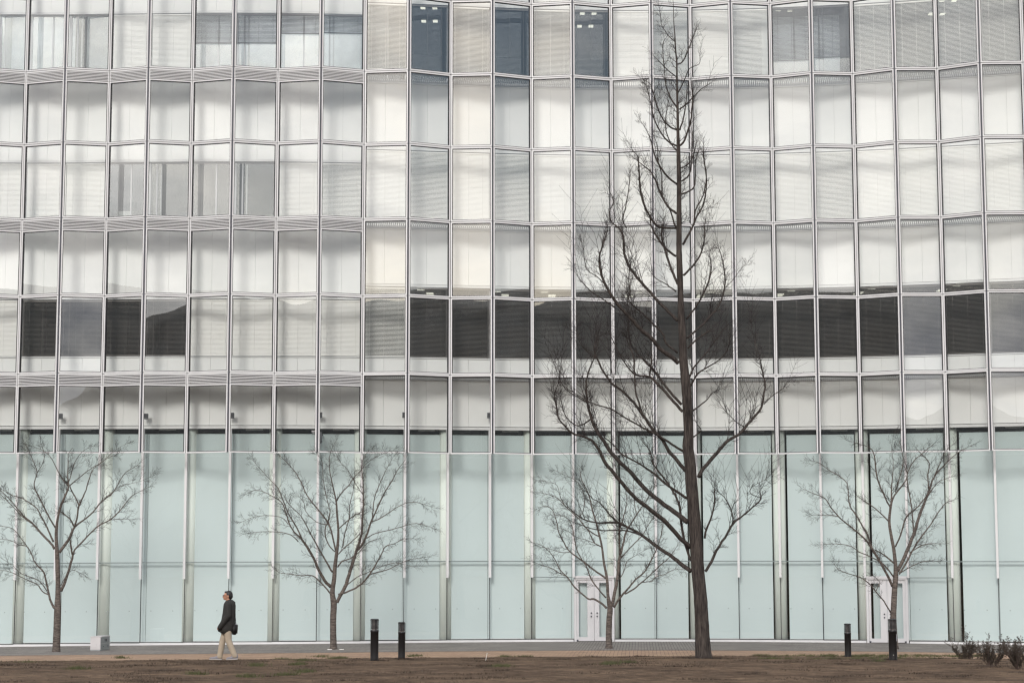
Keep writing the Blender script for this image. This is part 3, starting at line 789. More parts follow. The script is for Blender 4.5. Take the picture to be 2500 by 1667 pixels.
def traced_tree(name, label, group, Y, conv, trunk, limbs, scale_px, bark, twigmat, dens, tw_len, curve_up, seed, spread=0.55, base_z=None, kids=2, shoots=0.0):
    rg = random.Random(seed)
    tp = [at(*conv(x, y), Y) for (x, y, r) in trunk]
    tr = [r / scale_px for (x, y, r) in trunk]
    root = thing(name, label, 'tree', (tp[0].x, Y, base_z if base_z is not None else tp[0].z), group)
    # trunk leans a little in depth, flare at the foot
    pts, rad = smooth_poly(tp, tr, 4)
    pts.insert(0, pts[0] - UPZ * 0.25); rad.insert(0, rad[0] * 1.25); rad[1] *= 1.12
    for i in range(2, len(rad)): rad[i] *= 1 + 0.05 * mnoise.noise(Vector((i * 0.7, seed, 0)))
    tb = MB(); tb.tube(pts, rad, 14); tob = tb.build('trunk', bark, root, smooth=True)
    # twigs on the upper trunk
    mt = MB()
    n0 = int(len(pts) * 0.6)
    for i in range(n0, len(pts) - 1):
        d = pts[i + 1] - pts[i]; nn = dens * (0.5 if shoots else 0.9) * d.length
        for _ in range(int(nn) + (1 if rg.random() < nn - int(nn) else 0)):
            ax = Vector((rg.uniform(-.5, .5), 1, rg.uniform(-.5, .5)))
            nd = Matrix.Rotation(rg.choice((-1, 1)) * rg.uniform(0.5, 1.0), 3, ax.normalized()) @ d
            f = 1 - 0.5 * (i - n0) / max(1, len(pts) - n0)
            twig(mt, pts[i].lerp(pts[i + 1], rg.random()), nd, tw_len * rg.uniform(0.6, 1.3) * f, min(rad[i] * 0.5, 0.012), rg, curve_up, kids)
    mt.build('twigs', twigmat, tob)['kind'] = 'stuff'
    ends = []
    for li, lim in enumerate(limbs):
        # the limb starts on the trunk surface or on an earlier limb: take the depth of the nearest built point
        x0, y0 = conv(lim[0][0], lim[0][1]); start = at(x0, y0, Y)
        best = None
        for q in pts + ends:
            s = (q.x / q.y - start.x / start.y) ** 2 + ((q.z - CAM_Z) / q.y - (start.z - CAM_Z) / start.y) ** 2
            if best is None or s < best[0]: best = (s, q.y)
        y_here = best[1]
        slope = rg.uniform(0.25, 1.0) * spread * (1 if (li + seed) % 2 else -1)
        acc = 0; lp = []; prev = None
        for (x, y, r) in lim:
            px, py = conv(x, y)
            p = at(px, py, y_here)
            if prev is not None: acc += (p - prev).length
            prev = p
            yy = y_here + slope * acc * (0.9 - 0.06 * acc if acc < 7 else 0.48)
            lp.append(at(px, py, yy))
        lr = [max(0.004, r / scale_px) for (_, _, r) in lim]
        q, rr = smooth_poly(lp, lr, 3)
        for i in range(1, len(q)):
            q[i] = q[i] + Vector((rg.uniform(-1, 1), rg.uniform(-1, 1), rg.uniform(-1, 1))) * min(0.008, rr[i] * 0.3)
        bb = MB(); bb.tube(q, rr, 7); bo = bb.build('branch', bark, root, smooth=True)
        ends += q
        mt = MB()
        hi = 0.6 if (shoots and conv(lim[0][0], lim[0][1])[1] < 600) else 1.0
        total = sum((q[i + 1] - q[i]).length for i in range(len(q) - 1)); run = 0; side_ = 1
        for i in range(len(q) - 1):
            seg = (q[i + 1] - q[i]); run += seg.length; t = run / total
            if t < 0.16: continue
            nn = dens * hi * seg.length * (0.35 + 0.9 * t)
            cnt = int(nn) + (1 if rg.random() < nn - int(nn) else 0)
            for _ in range(cnt):
                side_ = -side_
                ax = Vector((rg.uniform(-.8, .8), 1, rg.uniform(-.8, .8))).normalized()
                nd = Matrix.Rotation(side_ * rg.uniform(0.4, 0.95), 3, ax) @ seg.normalized()
                f = (1.25 - 0.65 * t) if rg.random() < 0.6 else 0.5
                twig(mt, q[i] + seg * rg.random(), nd, tw_len * rg.uniform(0.5, 1.3) * f, max(0.0052, min(rr[i] * 0.45, 0.0095)), rg, curve_up, kids)
        if shoots and total > 0.9:
            for _ in range(int(total * shoots * hi)):
                i = rg.randrange(int(len(q) * 0.25), len(q) - 1); seg = (q[i + 1] - q[i]).normalized()
                nd = (seg + UPZ * rg.uniform(0.6, 1.5) + Vector((rg.uniform(-.35, .35), rg.uniform(-.5, .5), 0))).normalized()
                twig(mt, q[i], nd, rg.uniform(0.6, 1.35) * (0.6 if hi < 1 else 1.0), max(0.0065, min(rr[i] * 0.4, 0.011)), rg, 0.07, 1, 6)
        # the tip ends in a small spray
        dd = (q[-1] - q[-2]).normalized()
        for _ in range(2):
            twig(mt, q[-1], (dd + Vector((rg.uniform(-1, 1), rg.uniform(-1, 1), rg.uniform(-.6, 1))) * 0.45), tw_len * rg.uniform(0.45, 0.9), 0.0045, rg, curve_up, 1)
        mt.build('twigs', twigmat, bo)['kind'] = 'stuff'
    return root

def conv_of(ox, oy, s): return lambda x, y: (ox + x / s, oy + y / s)
Y_SM = 65.3
PX_SM = FOC / Y_SM
A_TR = [(398,1535,27),(404,1380,25),(408,1230,24),(412,1100,17),(408,950,16),(405,850,15),(398,720,11),(402,650,10),(412,580,8),(430,510,8),(468,420,7),(485,370,6),(480,290,4),(483,210,3),(485,140,2),(515,95,1.2)]
A_LB = [
 [(385,1230,9),(360,1180,8),(345,1120,7),(318,1000,6),(300,965,6),(265,930,5),(240,890,4),(215,830,4),(185,790,3),(130,780,2.5),(75,750,2),(0,740,1.5)],
 [(215,830,3.5),(160,750,3),(100,675,2.5),(50,655,2),(0,650,1.5)],
 [(345,1135,5),(300,1110,4),(260,1060,4),(200,1035,3),(120,995,2.5),(60,970,2),(0,960,1.3)],
 [(330,1105,4),(285,1045,3),(230,1015,2.5),(150,985,2),(90,930,1.5),(30,890,1)],
 [(430,1110,12),(450,1070,11),(485,970,9),(510,880,8),(530,815,6),(580,765,6),(640,700,5),(700,645,5),(780,605,4.5),(840,550,4),(880,500,3.5),(930,440,3),(980,410,2),(1060,370,1.2)],
 [(512,850,6),(505,800,6),(498,750,5)],
 [(420,835,11),(445,800,11),(490,740,10),(510,690,9),(530,655,8),(570,620,6),(640,570,5),(690,510,5),(735,460,4),(790,425,4),(825,370,3.5),(860,310,3),(895,265,2.5),(940,240,2),(985,210,1.2)],
 [(525,660,7),(545,590,6),(560,500,6),(590,440,5),(610,390,4),(630,320,4),(660,245,2.5),(720,200,2),(775,150,1.5),(835,100,1),(910,60,.8)],
 [(558,500,5),(530,440,5),(495,370,4),(515,345,4),(570,300,3),(640,245,2.5),(700,210,2),(760,170,1.5),(830,140,1)],
 [(525,650,6),(495,600,5),(450,560,4),(425,545,3)],
 [(385,810,9),(360,770,8),(310,720,8),(265,670,7),(225,625,6),(170,580,5),(120,520,4),(60,450,3),(0,395,2)],
 [(225,630,4),(150,575,4),(110,530,3),(60,480,2.5),(0,420,2)],
 [(378,760,7),(350,700,6),(325,640,5),(290,580,5),(262,525,4),(210,485,4),(140,445,3),(80,430,2.5),(0,380,1.5)],
 [(392,660,6),(350,590,5),(310,510,5),(270,430,5),(245,380,4),(245,330,3.5),(262,265,3),(235,190,2.5),(200,110,1.5),(175,60,1)],
 [(262,270,2.5),(300,210,2),(315,140,1.6),(290,60,1)],
 [(485,370,4),(440,310,3.5),(400,240,3),(370,180,2.5),(330,130,2),(260,95,1.5),(200,75,1)],
 [(480,350,4),(500,300,3),(520,220,2.5),(560,150,2),(600,110,1.5),(660,80,1)],
 [(430,1070,3),(470,1000,2),(520,960,1.5),(590,995,.8)],
 [(780,605,2.5),(850,600,2),(930,600,1)],
 [(735,460,3),(850,370,2),(920,350,1.5),(1000,330,1),(1090,290,.8)],
]
traced_tree('bare_tree', 'leafless grey tree at the left edge, beside the small white cabinet', 'small bare trees on the pavement', Y_SM, conv_of(0, 1060, 2.9025), A_TR, A_LB, 2.9025 * PX_SM, 'bark_small', 'twig_small', 7.5, 0.41, 0.04, 21)
B_TR = [(680,1512,24),(678,1400,22),(678,1300,22),(682,1200,22),(672,1120,17),(685,1020,15),(690,940,14),(700,860,12),(712,760,9),(714,670,8),(705,560,7),(700,480,6),(685,410,5),(672,350,4),(655,270,3),(650,190,2.5),(665,110,1.5),(710,30,.8)]
B_LB = [
 [(660,1080,12),(620,1040,11),(580,970,10),(540,880,9),(495,800,9),(450,740,6),(400,690,5),(365,630,5),(345,560,4),(310,480,4),(250,440,3),(190,410,2.5),(120,395,2),(50,430,1)],
 [(490,795,6),(455,740,6),(430,680,5),(390,610,5),(350,540,4),(320,460,4),(285,380,3),(220,310,2.5),(170,255,2),(105,180,1)],
 [(430,760,4),(390,720,3),(340,700,3),(260,690,2.5),(160,690,2),(60,705,1)],
 [(360,640,3),(330,600,2.5),(280,580,2),(190,575,2),(100,590,1.5),(20,625,.8)],
 [(672,975,7),(630,905,6),(590,835,5),(540,745,5),(500,670,4),(450,580,3),(370,500,2.5),(330,440,1.5)],
 [(700,850,7),(680,750,6),(650,640,6),(600,570,5),(545,500,5),(490,430,4),(450,340,4),(410,270,3),(360,210,2.5),(300,150,1.5)],
 [(690,830,4),(650,790,4),(625,730,4),(620,670,4),(640,620,4),(655,550,3),(645,500,3),(620,400,2.5),(605,300,2),(600,200,1.5),(560,130,1)],
 [(704,470,5),(740,410,4),(790,360,3.5),(820,310,3),(870,260,2.5),(920,200,2),(1000,150,1.5),(1110,110,.8)],
 [(722,665,4),(770,620,4),(820,580,3.5),(880,550,3)],
 [(705,1190,12),(740,1120,13),(770,1060,13),(800,960,12),(825,880,11),(850,800,10),(880,700,8),(885,600,7),(892,500,6),(890,430,5),(890,330,4),(880,230,3),(900,150,2),(950,100,1)],
 [(850,820,8),(890,770,8),(920,700,7),(945,620,6),(975,560,5),(1010,480,5),(1050,400,4),(1095,330,3.5),(1130,260,2.5),(1190,180,1.5)],
 [(945,620,4),(1000,600,3.5),(1080,550,3),(1160,500,2.5),(1260,480,2),(1390,520,1)],
 [(915,735,4),(980,700,3),(1070,680,3),(1160,655,2.5),(1270,630,2),(1385,665,1)],
 [(955,615,4),(960,540,4),(970,450,3),(1000,370,3),(1040,280,2.5),(1080,200,1.5),(1110,150,1)],
 [(715,1135,7),(790,1110,6),(860,1075,6),(930,1000,6),(975,930,5),(1020,850,4),(1048,795,4),(1110,775,2.5),(1180,740,2),(1260,740,1)],
 [(930,995,4),(1000,975,4),(1070,955,3),(1150,915,2.5),(1230,885,2),(1340,870,1)],
 [(770,1070,4),(850,1010,3),(930,975,2.5),(1010,940,2),(1120,910,2),(1250,940,1)],
 [(660,1130,6),(620,1080,5),(580,1040,5),(530,1000,4),(450,1000,3),(380,990,2.5),(300,980,2),(255,950,1)],
 [(710,940,5),(740,900,5),(800,880,4),(850,845,3),(920,770,2.5),(990,740,1.5)],
 [(712,850,4),(760,800,4),(820,750,3.5),(870,700,3)],
 [(745,800,4),(760,700,4),(790,600,3.5),(795,500,3),(820,400,2),(830,300,1.5)],
 [(650,640,4),(560,620,2.5),(480,540,2),(470,480,1.5),(400,410,1)],
 [(890,430,3),(830,340,2.5),(780,250,2),(730,200,1.5),(690,120,1)],
]
traced_tree('bare_tree', 'leafless grey tree behind the left pair of bollards', 'small bare trees on the pavement', Y_SM, conv_of(580, 1060, 2.904), B_TR, B_LB, 2.904 * PX_SM, 'bark_small', 'twig_small', 8.0, 0.41, 0.03, 22)
C_TR = [(630,1505,27),(628,1400,23),(632,1280,23),(638,1200,22),(622,1100,12),(617,1000,11),(608,930,10),(590,840,9),(575,720,8),(555,630,8),(530,530,7),(500,430,6),(480,340,5),(450,260,4),(415,190,3),(400,100,1.5)]
C_LB = [
 [(650,1180,13),(675,1070,13),(700,940,12),(705,850,11),(715,790,10),(740,700,8),(760,610,7),(800,540,6),(850,460,5),(890,400,4),(940,330,3),(985,240,2),(1000,170,1)],
 [(715,780,7),(712,700,6),(708,600,5),(730,530,5),(755,440,4),(770,360,3),(760,290,1.5)],
 [(610,1195,9),(560,1150,8),(510,1125,8),(470,1125,7),(420,1085,6),(360,1030,6),(310,960,5),(250,900,4),(210,820,3.5),(160,750,3),(90,700,2),(40,690,1)],
 [(310,955,4),(240,920,3.5),(170,880,3),(100,860,2),(50,840,1)],
 [(605,965,8),(560,930,7),(500,890,7),(440,840,6),(370,790,6),(310,740,5),(265,660,5),(235,600,4),(225,540,4),(190,430,3),(130,400,2),(70,420,1)],
 [(605,1115,6),(550,1050,5),(490,970,5),(465,900,5),(435,840,4),(385,760,4),(360,660,3.5),(345,570,3),(310,500,2.5),(240,470,2),(160,470,1)],
 [(320,760,3),(250,760,2.5),(190,740,2),(100,720,1.2)],
 [(575,720,5),(520,690,4.5),(490,640,4),(470,590,4)],
 [(560,640,5),(500,610,5),(440,560,4.5),(395,500,4.5),(330,440,4),(280,390,4),(230,340,3),(160,310,2.5),(70,290,1)],
 [(395,490,3),(430,430,3),(440,350,2.5),(420,270,2),(370,200,2),(290,160,1.5),(205,120,1)],
 [(290,400,3),(250,330,2.5),(225,240,2),(160,210,1.5),(70,200,1)],
 [(668,1190,9),(710,1120,8),(750,1075,8),(790,1030,7),(830,980,6),(900,920,6),(940,860,5),(970,800,5),(1000,740,4),(1030,650,3),(1050,550,2.5),(1040,460,1.5)],
 [(755,1085,6),(820,1050,6),(890,990,5),(950,940,4),(1020,870,4),(1100,800,3),(1150,730,2),(1200,650,1)],
 [(890,992,3),(960,985,3),(1000,950,3),(1070,930,2.5),(1150,890,1.5),(1240,900,1)],
 [(725,800,5),(780,740,4.5),(830,690,4),(890,630,4),(930,560,3),(980,480,2.5),(1020,420,1.5)],
 [(710,975,4),(750,900,3.5),(770,830,3),(830,790,2),(900,750,1.2)],
 [(845,470,3),(830,380,3),(825,290,2.5),(820,200,1.5),(840,120,1)],
 [(520,690,3),(440,660,2.5),(370,640,2),(300,590,1.5),(200,560,1)],
]
traced_tree('bare_tree', 'leafless grey tree in front of the glazed doors at the middle', 'small bare trees on the pavement', Y_SM, conv_of(1290, 1110, 3.2), C_TR, C_LB, 3.2 * PX_SM, 'bark_small', 'twig_small', 8.0, 0.41, 0.03, 23)
E_TR = [(660,1514,24),(652,1330,20),(655,1230,19),(660,1130,18),(668,1040,17),(665,960,12),(655,870,11),(640,790,10),(625,690,9),(632,600,8),(640,550,7),(640,460,4),(648,370,3),(650,280,2),(640,200,1.2),(660,80,.7)]
E_LB = [
 [(645,1110,9),(610,1030,8),(560,940,8),(510,860,8),(465,800,6),(410,750,5),(350,700,5),(290,650,4),(240,590,4),(200,530,3),(130,500,2.5),(50,465,1)],
 [(510,860,7),(480,770,6),(440,700,5),(405,640,5),(365,580,4),(355,500,3.5),(345,430,3),(290,380,3),(220,340,2.5),(170,300,2),(110,280,1)],
 [(290,650,3),(220,640,2),(110,640,1)],
 [(560,945,4),(490,910,3.5),(420,880,3),(370,845,3),(270,830,2),(190,835,1)],
 [(665,965,6),(600,910,5),(530,870,4)],
 [(630,690,6),(580,640,4),(510,580,4),(455,545,3),(410,510,1.5)],
 [(632,590,6),(600,530,5),(560,440,5),(540,370,5),(530,270,4),(510,210,3),(460,180,2),(360,155,1)],
 [(640,560,6),(660,510,5),(700,460,5),(735,410,4),(750,350,3.5),(790,280,3),(850,230,2.5),(930,160,1.5)],
 [(665,490,4),(690,400,3.5),(710,330,3),(715,250,2),(690,150,1.2)],
 [(680,1010,13),(720,930,12),(750,860,12),(785,770,11),(810,690,10),(840,600,9),(870,530,8),(895,460,7),(920,390,5),(970,330,4),(1030,270,3),(1090,220,2),(1190,170,1)],
 [(885,470,5),(880,370,4),(890,300,3),(850,250,2.5),(800,200,1.5)],
 [(785,770,5),(780,660,4.5),(765,540,4),(745,430,4),(740,330,3),(720,270,2)],
 [(665,850,5),(700,770,5),(740,650,5),(800,600,4),(850,540,3.5),(900,480,3)],
 [(690,1030,6),(740,950,6),(780,870,5),(840,780,5),(900,700,4),(950,620,3.5),(1000,560,2.5),(1050,540,1)],
 [(760,890,4),(820,850,3.5),(880,830,3),(970,830,1)],
 [(700,1020,4),(770,980,3),(840,950,2.5),(900,940,2),(950,945,1)],
 [(635,1285,5),(590,1210,4),(540,1150,4),(490,1090,3.5),(430,1050,3),(350,1025,2.5),(290,1000,2),(260,960,1)],
 [(535,1145,3),(560,1080,2),(520,1040,1)],
 [(655,1050,5),(610,990,5),(560,940,4)],
 [(870,530,4),(940,430,3),(1000,400,2),(1060,380,1)],
 [(920,390,4),(960,300,3),(990,230,2),(1060,160,1)],
]
traced_tree('bare_tree', 'leafless grey tree behind the right pair of bollards', 'small bare trees on the pavement', Y_SM, conv_of(1940, 1020, 2.704), E_TR, E_LB, 2.704 * PX_SM, 'bark_small', 'twig_small', 8.0, 0.41, 0.05, 24)

# the tall conifer on the lawn, traced in three overlapping crops
lo = lambda L_: [(1340 + x / 2.8, 1060 + y / 2.8, r) for (x, y, r) in L_]
mi = lambda L_: [(1340 + x / 2.8, 540 + y / 2.8, r) for (x, y, r) in L_]
to = lambda L_: [(1380 + x / 2.8, y / 2.8, r) for (x, y, r) in L_]
Y_BIG = 49.6
D_TR = lo([(1058,1530,58),(1050,1400,52),(1045,1270,48),(1035,1100,46),(1020,950,45),(1010,800,44),(1000,650,44),(990,500,40),(975,350,42),(965,200,40),(950,80,38)]) + \
       mi([(955,1450,34),(950,1350,33),(945,1250,33),(940,1150,34),(930,1050,32),(920,950,30),(915,850,27),(912,750,27),(905,650,25),(900,500,20),(895,350,22),(890,200,20),(890,60,19)]) + \
       to([(778,1500,19),(778,1400,17),(778,1250,16),(775,1100,15),(773,1000,13),(770,880,10),(768,750,9),(765,620,8),(763,500,6),(762,420,6),(755,350,5),(750,250,4),(742,150,3),(740,50,2),(735,-10,1.2)])
D_LB = [
 lo([(970,935,16),(900,880,14),(830,825,13),(720,755,12),(640,690,10),(540,635,9),(480,605,9),(420,600,8),(340,605,6),(250,585,5),(180,540,4),(120,480,2)]),
 lo([(640,690,6),(540,660,5),(450,655,5),(350,655,4),(250,630,3),(150,590,2)]),
 lo([(540,635,6),(460,590,6),(400,530,5),(340,460,4),(300,440,3),(250,380,2)]),
 lo([(965,770,16),(900,710,15),(790,590,15),(700,520,14),(600,440,13),(530,370,13),(450,270,12),(380,190,12),(350,120,11),(300,50,9),(250,20,8),(180,0,7)]) + mi([(130,1420,6),(70,1350,5),(50,1270,4),(40,1180,3),(70,1100,2)]),
 lo([(950,600,18),(880,545,17),(790,480,16),(700,410,15),(620,330,15),(550,250,14),(490,195,14),(430,130,14),(390,70,13),(350,10,12)]) + mi([(330,1440,11),(290,1350,10),(265,1240,8),(255,1120,7),(270,1030,5),(310,930,4),(340,820,2.5)]),
 lo([(945,435,10),(880,395,9),(800,340,8),(720,270,7),(620,200,6),(500,135,5),(440,70,4),(380,20,3)]),
 lo([(970,860,8),(930,740,9),(905,600,9),(890,480,8),(850,390,7),(780,290,6),(720,210,5),(690,110,4),(640,50,3)]) ,
 lo([(935,250,14),(880,180,13),(820,110,12),(770,30,11)]) + mi([(700,1410,10),(640,1320,10),(580,1240,9),(500,1160,8),(440,1115,8),(380,1040,7),(330,940,6),(310,880,4),(330,780,2)]),
 mi([(640,1320,7),(615,1240,7),(590,1150,6),(585,1040,6),(580,930,5),(550,850,4),(530,780,3),(550,680,2),(540,620,1)]),
 lo([(925,120,9),(860,80,8),(800,40,8)]) + mi([(720,1450,7),(640,1410,6),(500,1330,5),(420,1280,5),(300,1245,4),(200,1190,3),(120,1140,2)]),
 mi([(915,1300,11),(850,1230,10),(800,1170,10),(740,1110,10),(690,1065,9),(600,1050,7),(550,1010,5),(500,940,4),(450,840,3),(400,740,2)]),
 mi([(690,1065,6),(695,1000,6),(705,930,4)]),
 mi([(905,1250,10),(850,1190,9),(800,1130,9),(750,1060,9),(700,1000,8),(640,940,7),(570,860,6),(545,780,5),(545,680,4),(540,560,3),(530,440,2)]),
 mi([(885,970,16),(830,920,15),(760,870,14),(700,800,14),(620,730,13),(560,660,12),(480,580,11),(430,510,10),(380,420,9),(355,340,8),(345,270,7),(355,200,5),(385,115,4),(400,60,2)]),
 mi([(450,590,6),(380,540,4),(300,490,4),(230,420,3),(200,380,2),(180,350,1)]),
 mi([(380,430,4),(330,380,3),(260,330,3),(240,230,2),(230,150,1)]),
 mi([(880,680,12),(820,620,12),(740,540,11),(680,470,10),(600,380,10),(550,310,9),(515,220,9),(510,130,8),(490,60,6),(430,10,4)]),
 mi([(880,900,7),(800,830,7),(780,770,6),(720,710,6),(640,630,5),(550,550,5),(555,480,4),(545,390,3),(560,300,2)]),
 mi([(880,430,9),(850,360,9),(820,280,8),(790,180,8),(770,100,7),(780,20,5)]),
 mi([(870,240,8),(800,190,8),(740,110,7),(700,30,5),(690,-40,3)]),
 mi([(870,480,5),(800,430,4),(730,390,3),(690,340,2)]),
 mi([(330,940,4),(250,880,3),(200,800,2),(190,700,1)]),
 mi([(265,1240,5),(180,1190,4),(110,1140,3),(60,1050,2),(40,960,1)]),
 mi([(290,1350,6),(200,1400,4),(120,1340,4),(90,1260,2),(60,1160,1)]),
 lo([(1070,935,10),(1110,870,10),(1165,760,9),(1220,680,8),(1260,605,8),(1320,560,6),(1390,500,5),(1450,440,5),(1440,390,3)]),
 lo([(1260,600,4),(1250,530,4),(1200,430,3),(1140,380,2.5),(1100,320,1.2)]),
 lo([(1450,435,3),(1375,400,3),(1400,350,2),(1480,310,1.5),(1520,270,1)]),
 lo([(1065,710,8),(1080,640,7),(1115,550,6),(1135,450,5),(1130,370,2)]),
 lo([(1025,290,14),(1060,230,13),(1120,160,13),(1170,100,12),(1215,50,11),(1300,0,10)]) + mi([(1340,1410,10),(1400,1340,9),(1455,1270,8),(1470,1180,7),(1480,1110,6),(1460,1030,5),(1440,920,3),(1400,800,1.5),(1380,680,.8)]),
 mi([(1335,1405,4),(1280,1370,3),(1220,1310,2.5),(1170,1250,1.5)]),
 mi([(1470,1250,4),(1530,1190,3),(1590,1150,2),(1640,1100,1)]),
 mi([(965,1130,7),(1020,1040,6),(1080,1000,5),(1160,950,4),(1220,880,3),(1240,760,2)]),
 mi([(955,1080,7),(990,1000,6),(1060,920,5),(1120,840,4),(1180,760,3),(1230,700,2)]),
 mi([(950,870,6),(1020,800,5),(1080,760,5),(1110,745,3)]),
 mi([(975,1300,6),(1030,1260,5),(1080,1220,4),(1120,1170,3),(1190,1140,1.5)]),
 mi([(980,1480,5),(1040,1430,4),(1010,1380,2),(990,1330,1)]),
 mi([(945,800,7),(1000,750,7),(1060,700,7),(1100,650,7),(1160,580,6),(1200,460,6),(1200,340,5),(1180,240,4),(1160,180,2)]),
 mi([(940,670,6),(1000,590,6),(1050,510,6),(1090,420,6),(1110,320,4),(1100,230,2.5)]),
 mi([(920,370,8),(980,310,7),(1030,240,6),(1060,140,5),(1065,50,4),(1070,-20,3)]),
 mi([(1200,460,3),(1260,400,2),(1310,330,1.5),(1350,290,.8)]),
 mi([(915,160,8),(950,100,8),(985,30,7)]) + to([(900,1480,6),(940,1410,6),(960,1320,5),(965,1220,4),(950,1120,3),(940,1040,2)]),
 to([(790,1330,6),(840,1310,6),(880,1280,5),(890,1200,4),(890,1110,3),(920,1000,2)]),
 to([(795,1240,6),(850,1190,5),(860,1100,4),(870,1000,3.5),(870,900,3)]),
 to([(785,995,8),(815,960,7),(850,860,6),(865,770,5),(870,660,4),(860,560,3)]),
 to([(783,890,6),(810,800,5),(825,700,4),(835,600,3)]),
 to([(780,750,6),(820,720,5),(870,670,4),(930,610,3),(980,580,2)]),
 to([(770,440,5),(800,425,5),(830,370,4),(860,290,3.5),(900,190,2.5)]),
 to([(765,890,7),(720,870,6),(670,820,5),(625,720,5),(600,630,4),(575,570,2.5),(520,540,1.2)]),
 to([(765,1000,7),(700,965,6),(650,900,5),(610,820,5),(590,740,4),(570,640,3),(540,560,1.5)]),
 to([(765,740,6),(720,670,5),(690,590,4),(680,500,3),(670,400,3),(668,300,3),(690,260,1)]),
 to([(755,290,4),(710,250,3),(680,210,2.5),(655,160,2),(650,80,1)]),
 to([(765,1260,7),(700,1210,7),(650,1140,6),(610,1060,5),(590,980,4),(560,900,2.5),(510,820,1)]),
 to([(760,1460,8),(700,1410,8),(650,1320,7),(620,1240,6),(580,1170,5),(530,1130,4),(470,1080,2)]),
 to([(760,1560,8),(640,1550,8),(580,1480,7),(540,1400,7),(515,1310,7),(505,1200,6),(500,1100,5),(490,1060,3),(430,1010,1)]),
 to([(420,1560,4),(395,1500,4),(420,1380,4),(440,1250,3),(440,1200,1)]),
 to([(318,1522,4),(300,1450,3),(330,1380,3),(300,1300,1.5)]),
 to([(762,530,4),(700,480,4),(650,430,3),(610,390,2)]),
 to([(790,1150,5),(830,1130,4),(870,1080,4),(890,1000,3)]),
 to([(760,1560,6),(745,1530,6),(720,1440,5),(665,1350,5),(660,1200,4),(635,1100,4),(630,1000,3),(600,920,2)]),
 to([(880,1540,6),(890,1440,5),(945,1330,4),(965,1200,4),(950,1100,3),(945,1000,2)]),
 to([(780,1040,5),(740,1010,4),(690,900,4),(690,780,3),(710,680,2)]),
 to([(768,640,5),(810,560,4),(850,470,3),(915,440,2),(920,390,1)]),
]
traced_tree('tall_conifer', 'tall leafless conifer with thick brown trunk standing on the lawn mound', None, Y_BIG, lambda x, y: (x, y), D_TR, D_LB, 2.8 * FOC / Y_BIG, 'bark_big', 'twig_big', 8.0, 0.36, 0.05, 31, spread=0.6, shoots=2.2)

# ------------------------------------------------------------------ bollards
def bollard(name, label, px, ptop, pbase, hgt=0.90, sticker=False, rot=0.0):
    s = (pbase - ptop) / hgt; Y = FOC / s * 1.0
    p = at(px, pbase, Y)
    root = thing(name, label, 'bollard', p, 'bollard lamps on the lawn edge', local=True)
    root['local'] = 1
    def add(mb, nm, mt, par=root, sm=False):
        me = bpy.data.meshes.new(nm); me.from_pydata(mb.v, [], mb.f); me.update(); me.materials.append(M[mt])
        if sm:
            for q in me.polygons: q.use_smooth = len(q.vertices) == 4
        o = bpy.data.objects.new(nm, me); COL.objects.link(o); o.parent = par; return o
    R = 0.093
    add(MB().lathe([(R, -0.15), (R, 0.012), (R, 0.60), (R + 0.006, 0.602), (R + 0.006, 0.645), (R - 0.004, 0.65)], 28), 'post', 'black', sm=True)
    hd = add(MB().lathe([(0.068, 0.649), (0.068, 0.866)], 20), 'lamp_tube', 'lens', sm=True)
    for i in range(7):
        z = 0.674 + i * 0.0275
        add(MB().lathe([(0.070, z), (R, z + 0.001), (R, z + 0.014), (0.070, z + 0.016)], 24), 'louvre_ring', 'black', root)
    for i in range(4):
        a = rot + i * pi / 2
        c = Vector((cos(a) * (R - 0.006), sin(a) * (R - 0.006), 0))
        add(MB().tube([c + UPZ * 0.648, c + UPZ * 0.868], [0.008, 0.008], 6), 'rod', 'black')
    add(MB().lathe([(R, 0.866), (R + 0.006, 0.868), (R + 0.006, 0.885), (R - 0.004, 0.90), (0.02, 0.904)], 28), 'cap', 'black', sm=True)
    if sticker:
        m = MB()
        for i in range(4):
            a0, a1 = radians(-42 + i * 6), radians(-42 + (i + 1) * 6); r = R + 0.002
            m.quad((r * cos(a0), r * sin(a0), 0.40), (r * cos(a1), r * sin(a1), 0.40), (r * cos(a1), r * sin(a1), 0.56), (r * cos(a0), r * sin(a0), 0.56))
        add(m, 'notice_sticker', 'sticker')
        m = MB(); a0, a1 = radians(-100), radians(-88); r = R + 0.002
        m.quad((r * cos(a0), r * sin(a0), 0.085), (r * cos(a1), r * sin(a1), 0.085), (r * cos(a1), r * sin(a1), 0.095), (r * cos(a0), r * sin(a0), 0.095))
        add(m, 'white_mark', 'paper')
    return root
bollard('bollard_lamp', 'tall black bollard lamp, leftmost of the four and nearer of its pair', 914, 1512, 1606, rot=-1.25)
bollard('bollard_lamp', 'black bollard lamp just right of the leftmost one, farther and smaller', 980.5, 1519.5, 1602, rot=-1.65)
bollard('bollard_lamp', 'small black bollard lamp left of the right pair, standing among green weeds', 2070.5, 1523, 1600, rot=-1.55)
bollard('bollard_lamp', 'black bollard lamp with a pale sticker in front of the rightmost tree', 2180.5, 1512, 1607.5, sticker=True, rot=-0.4)

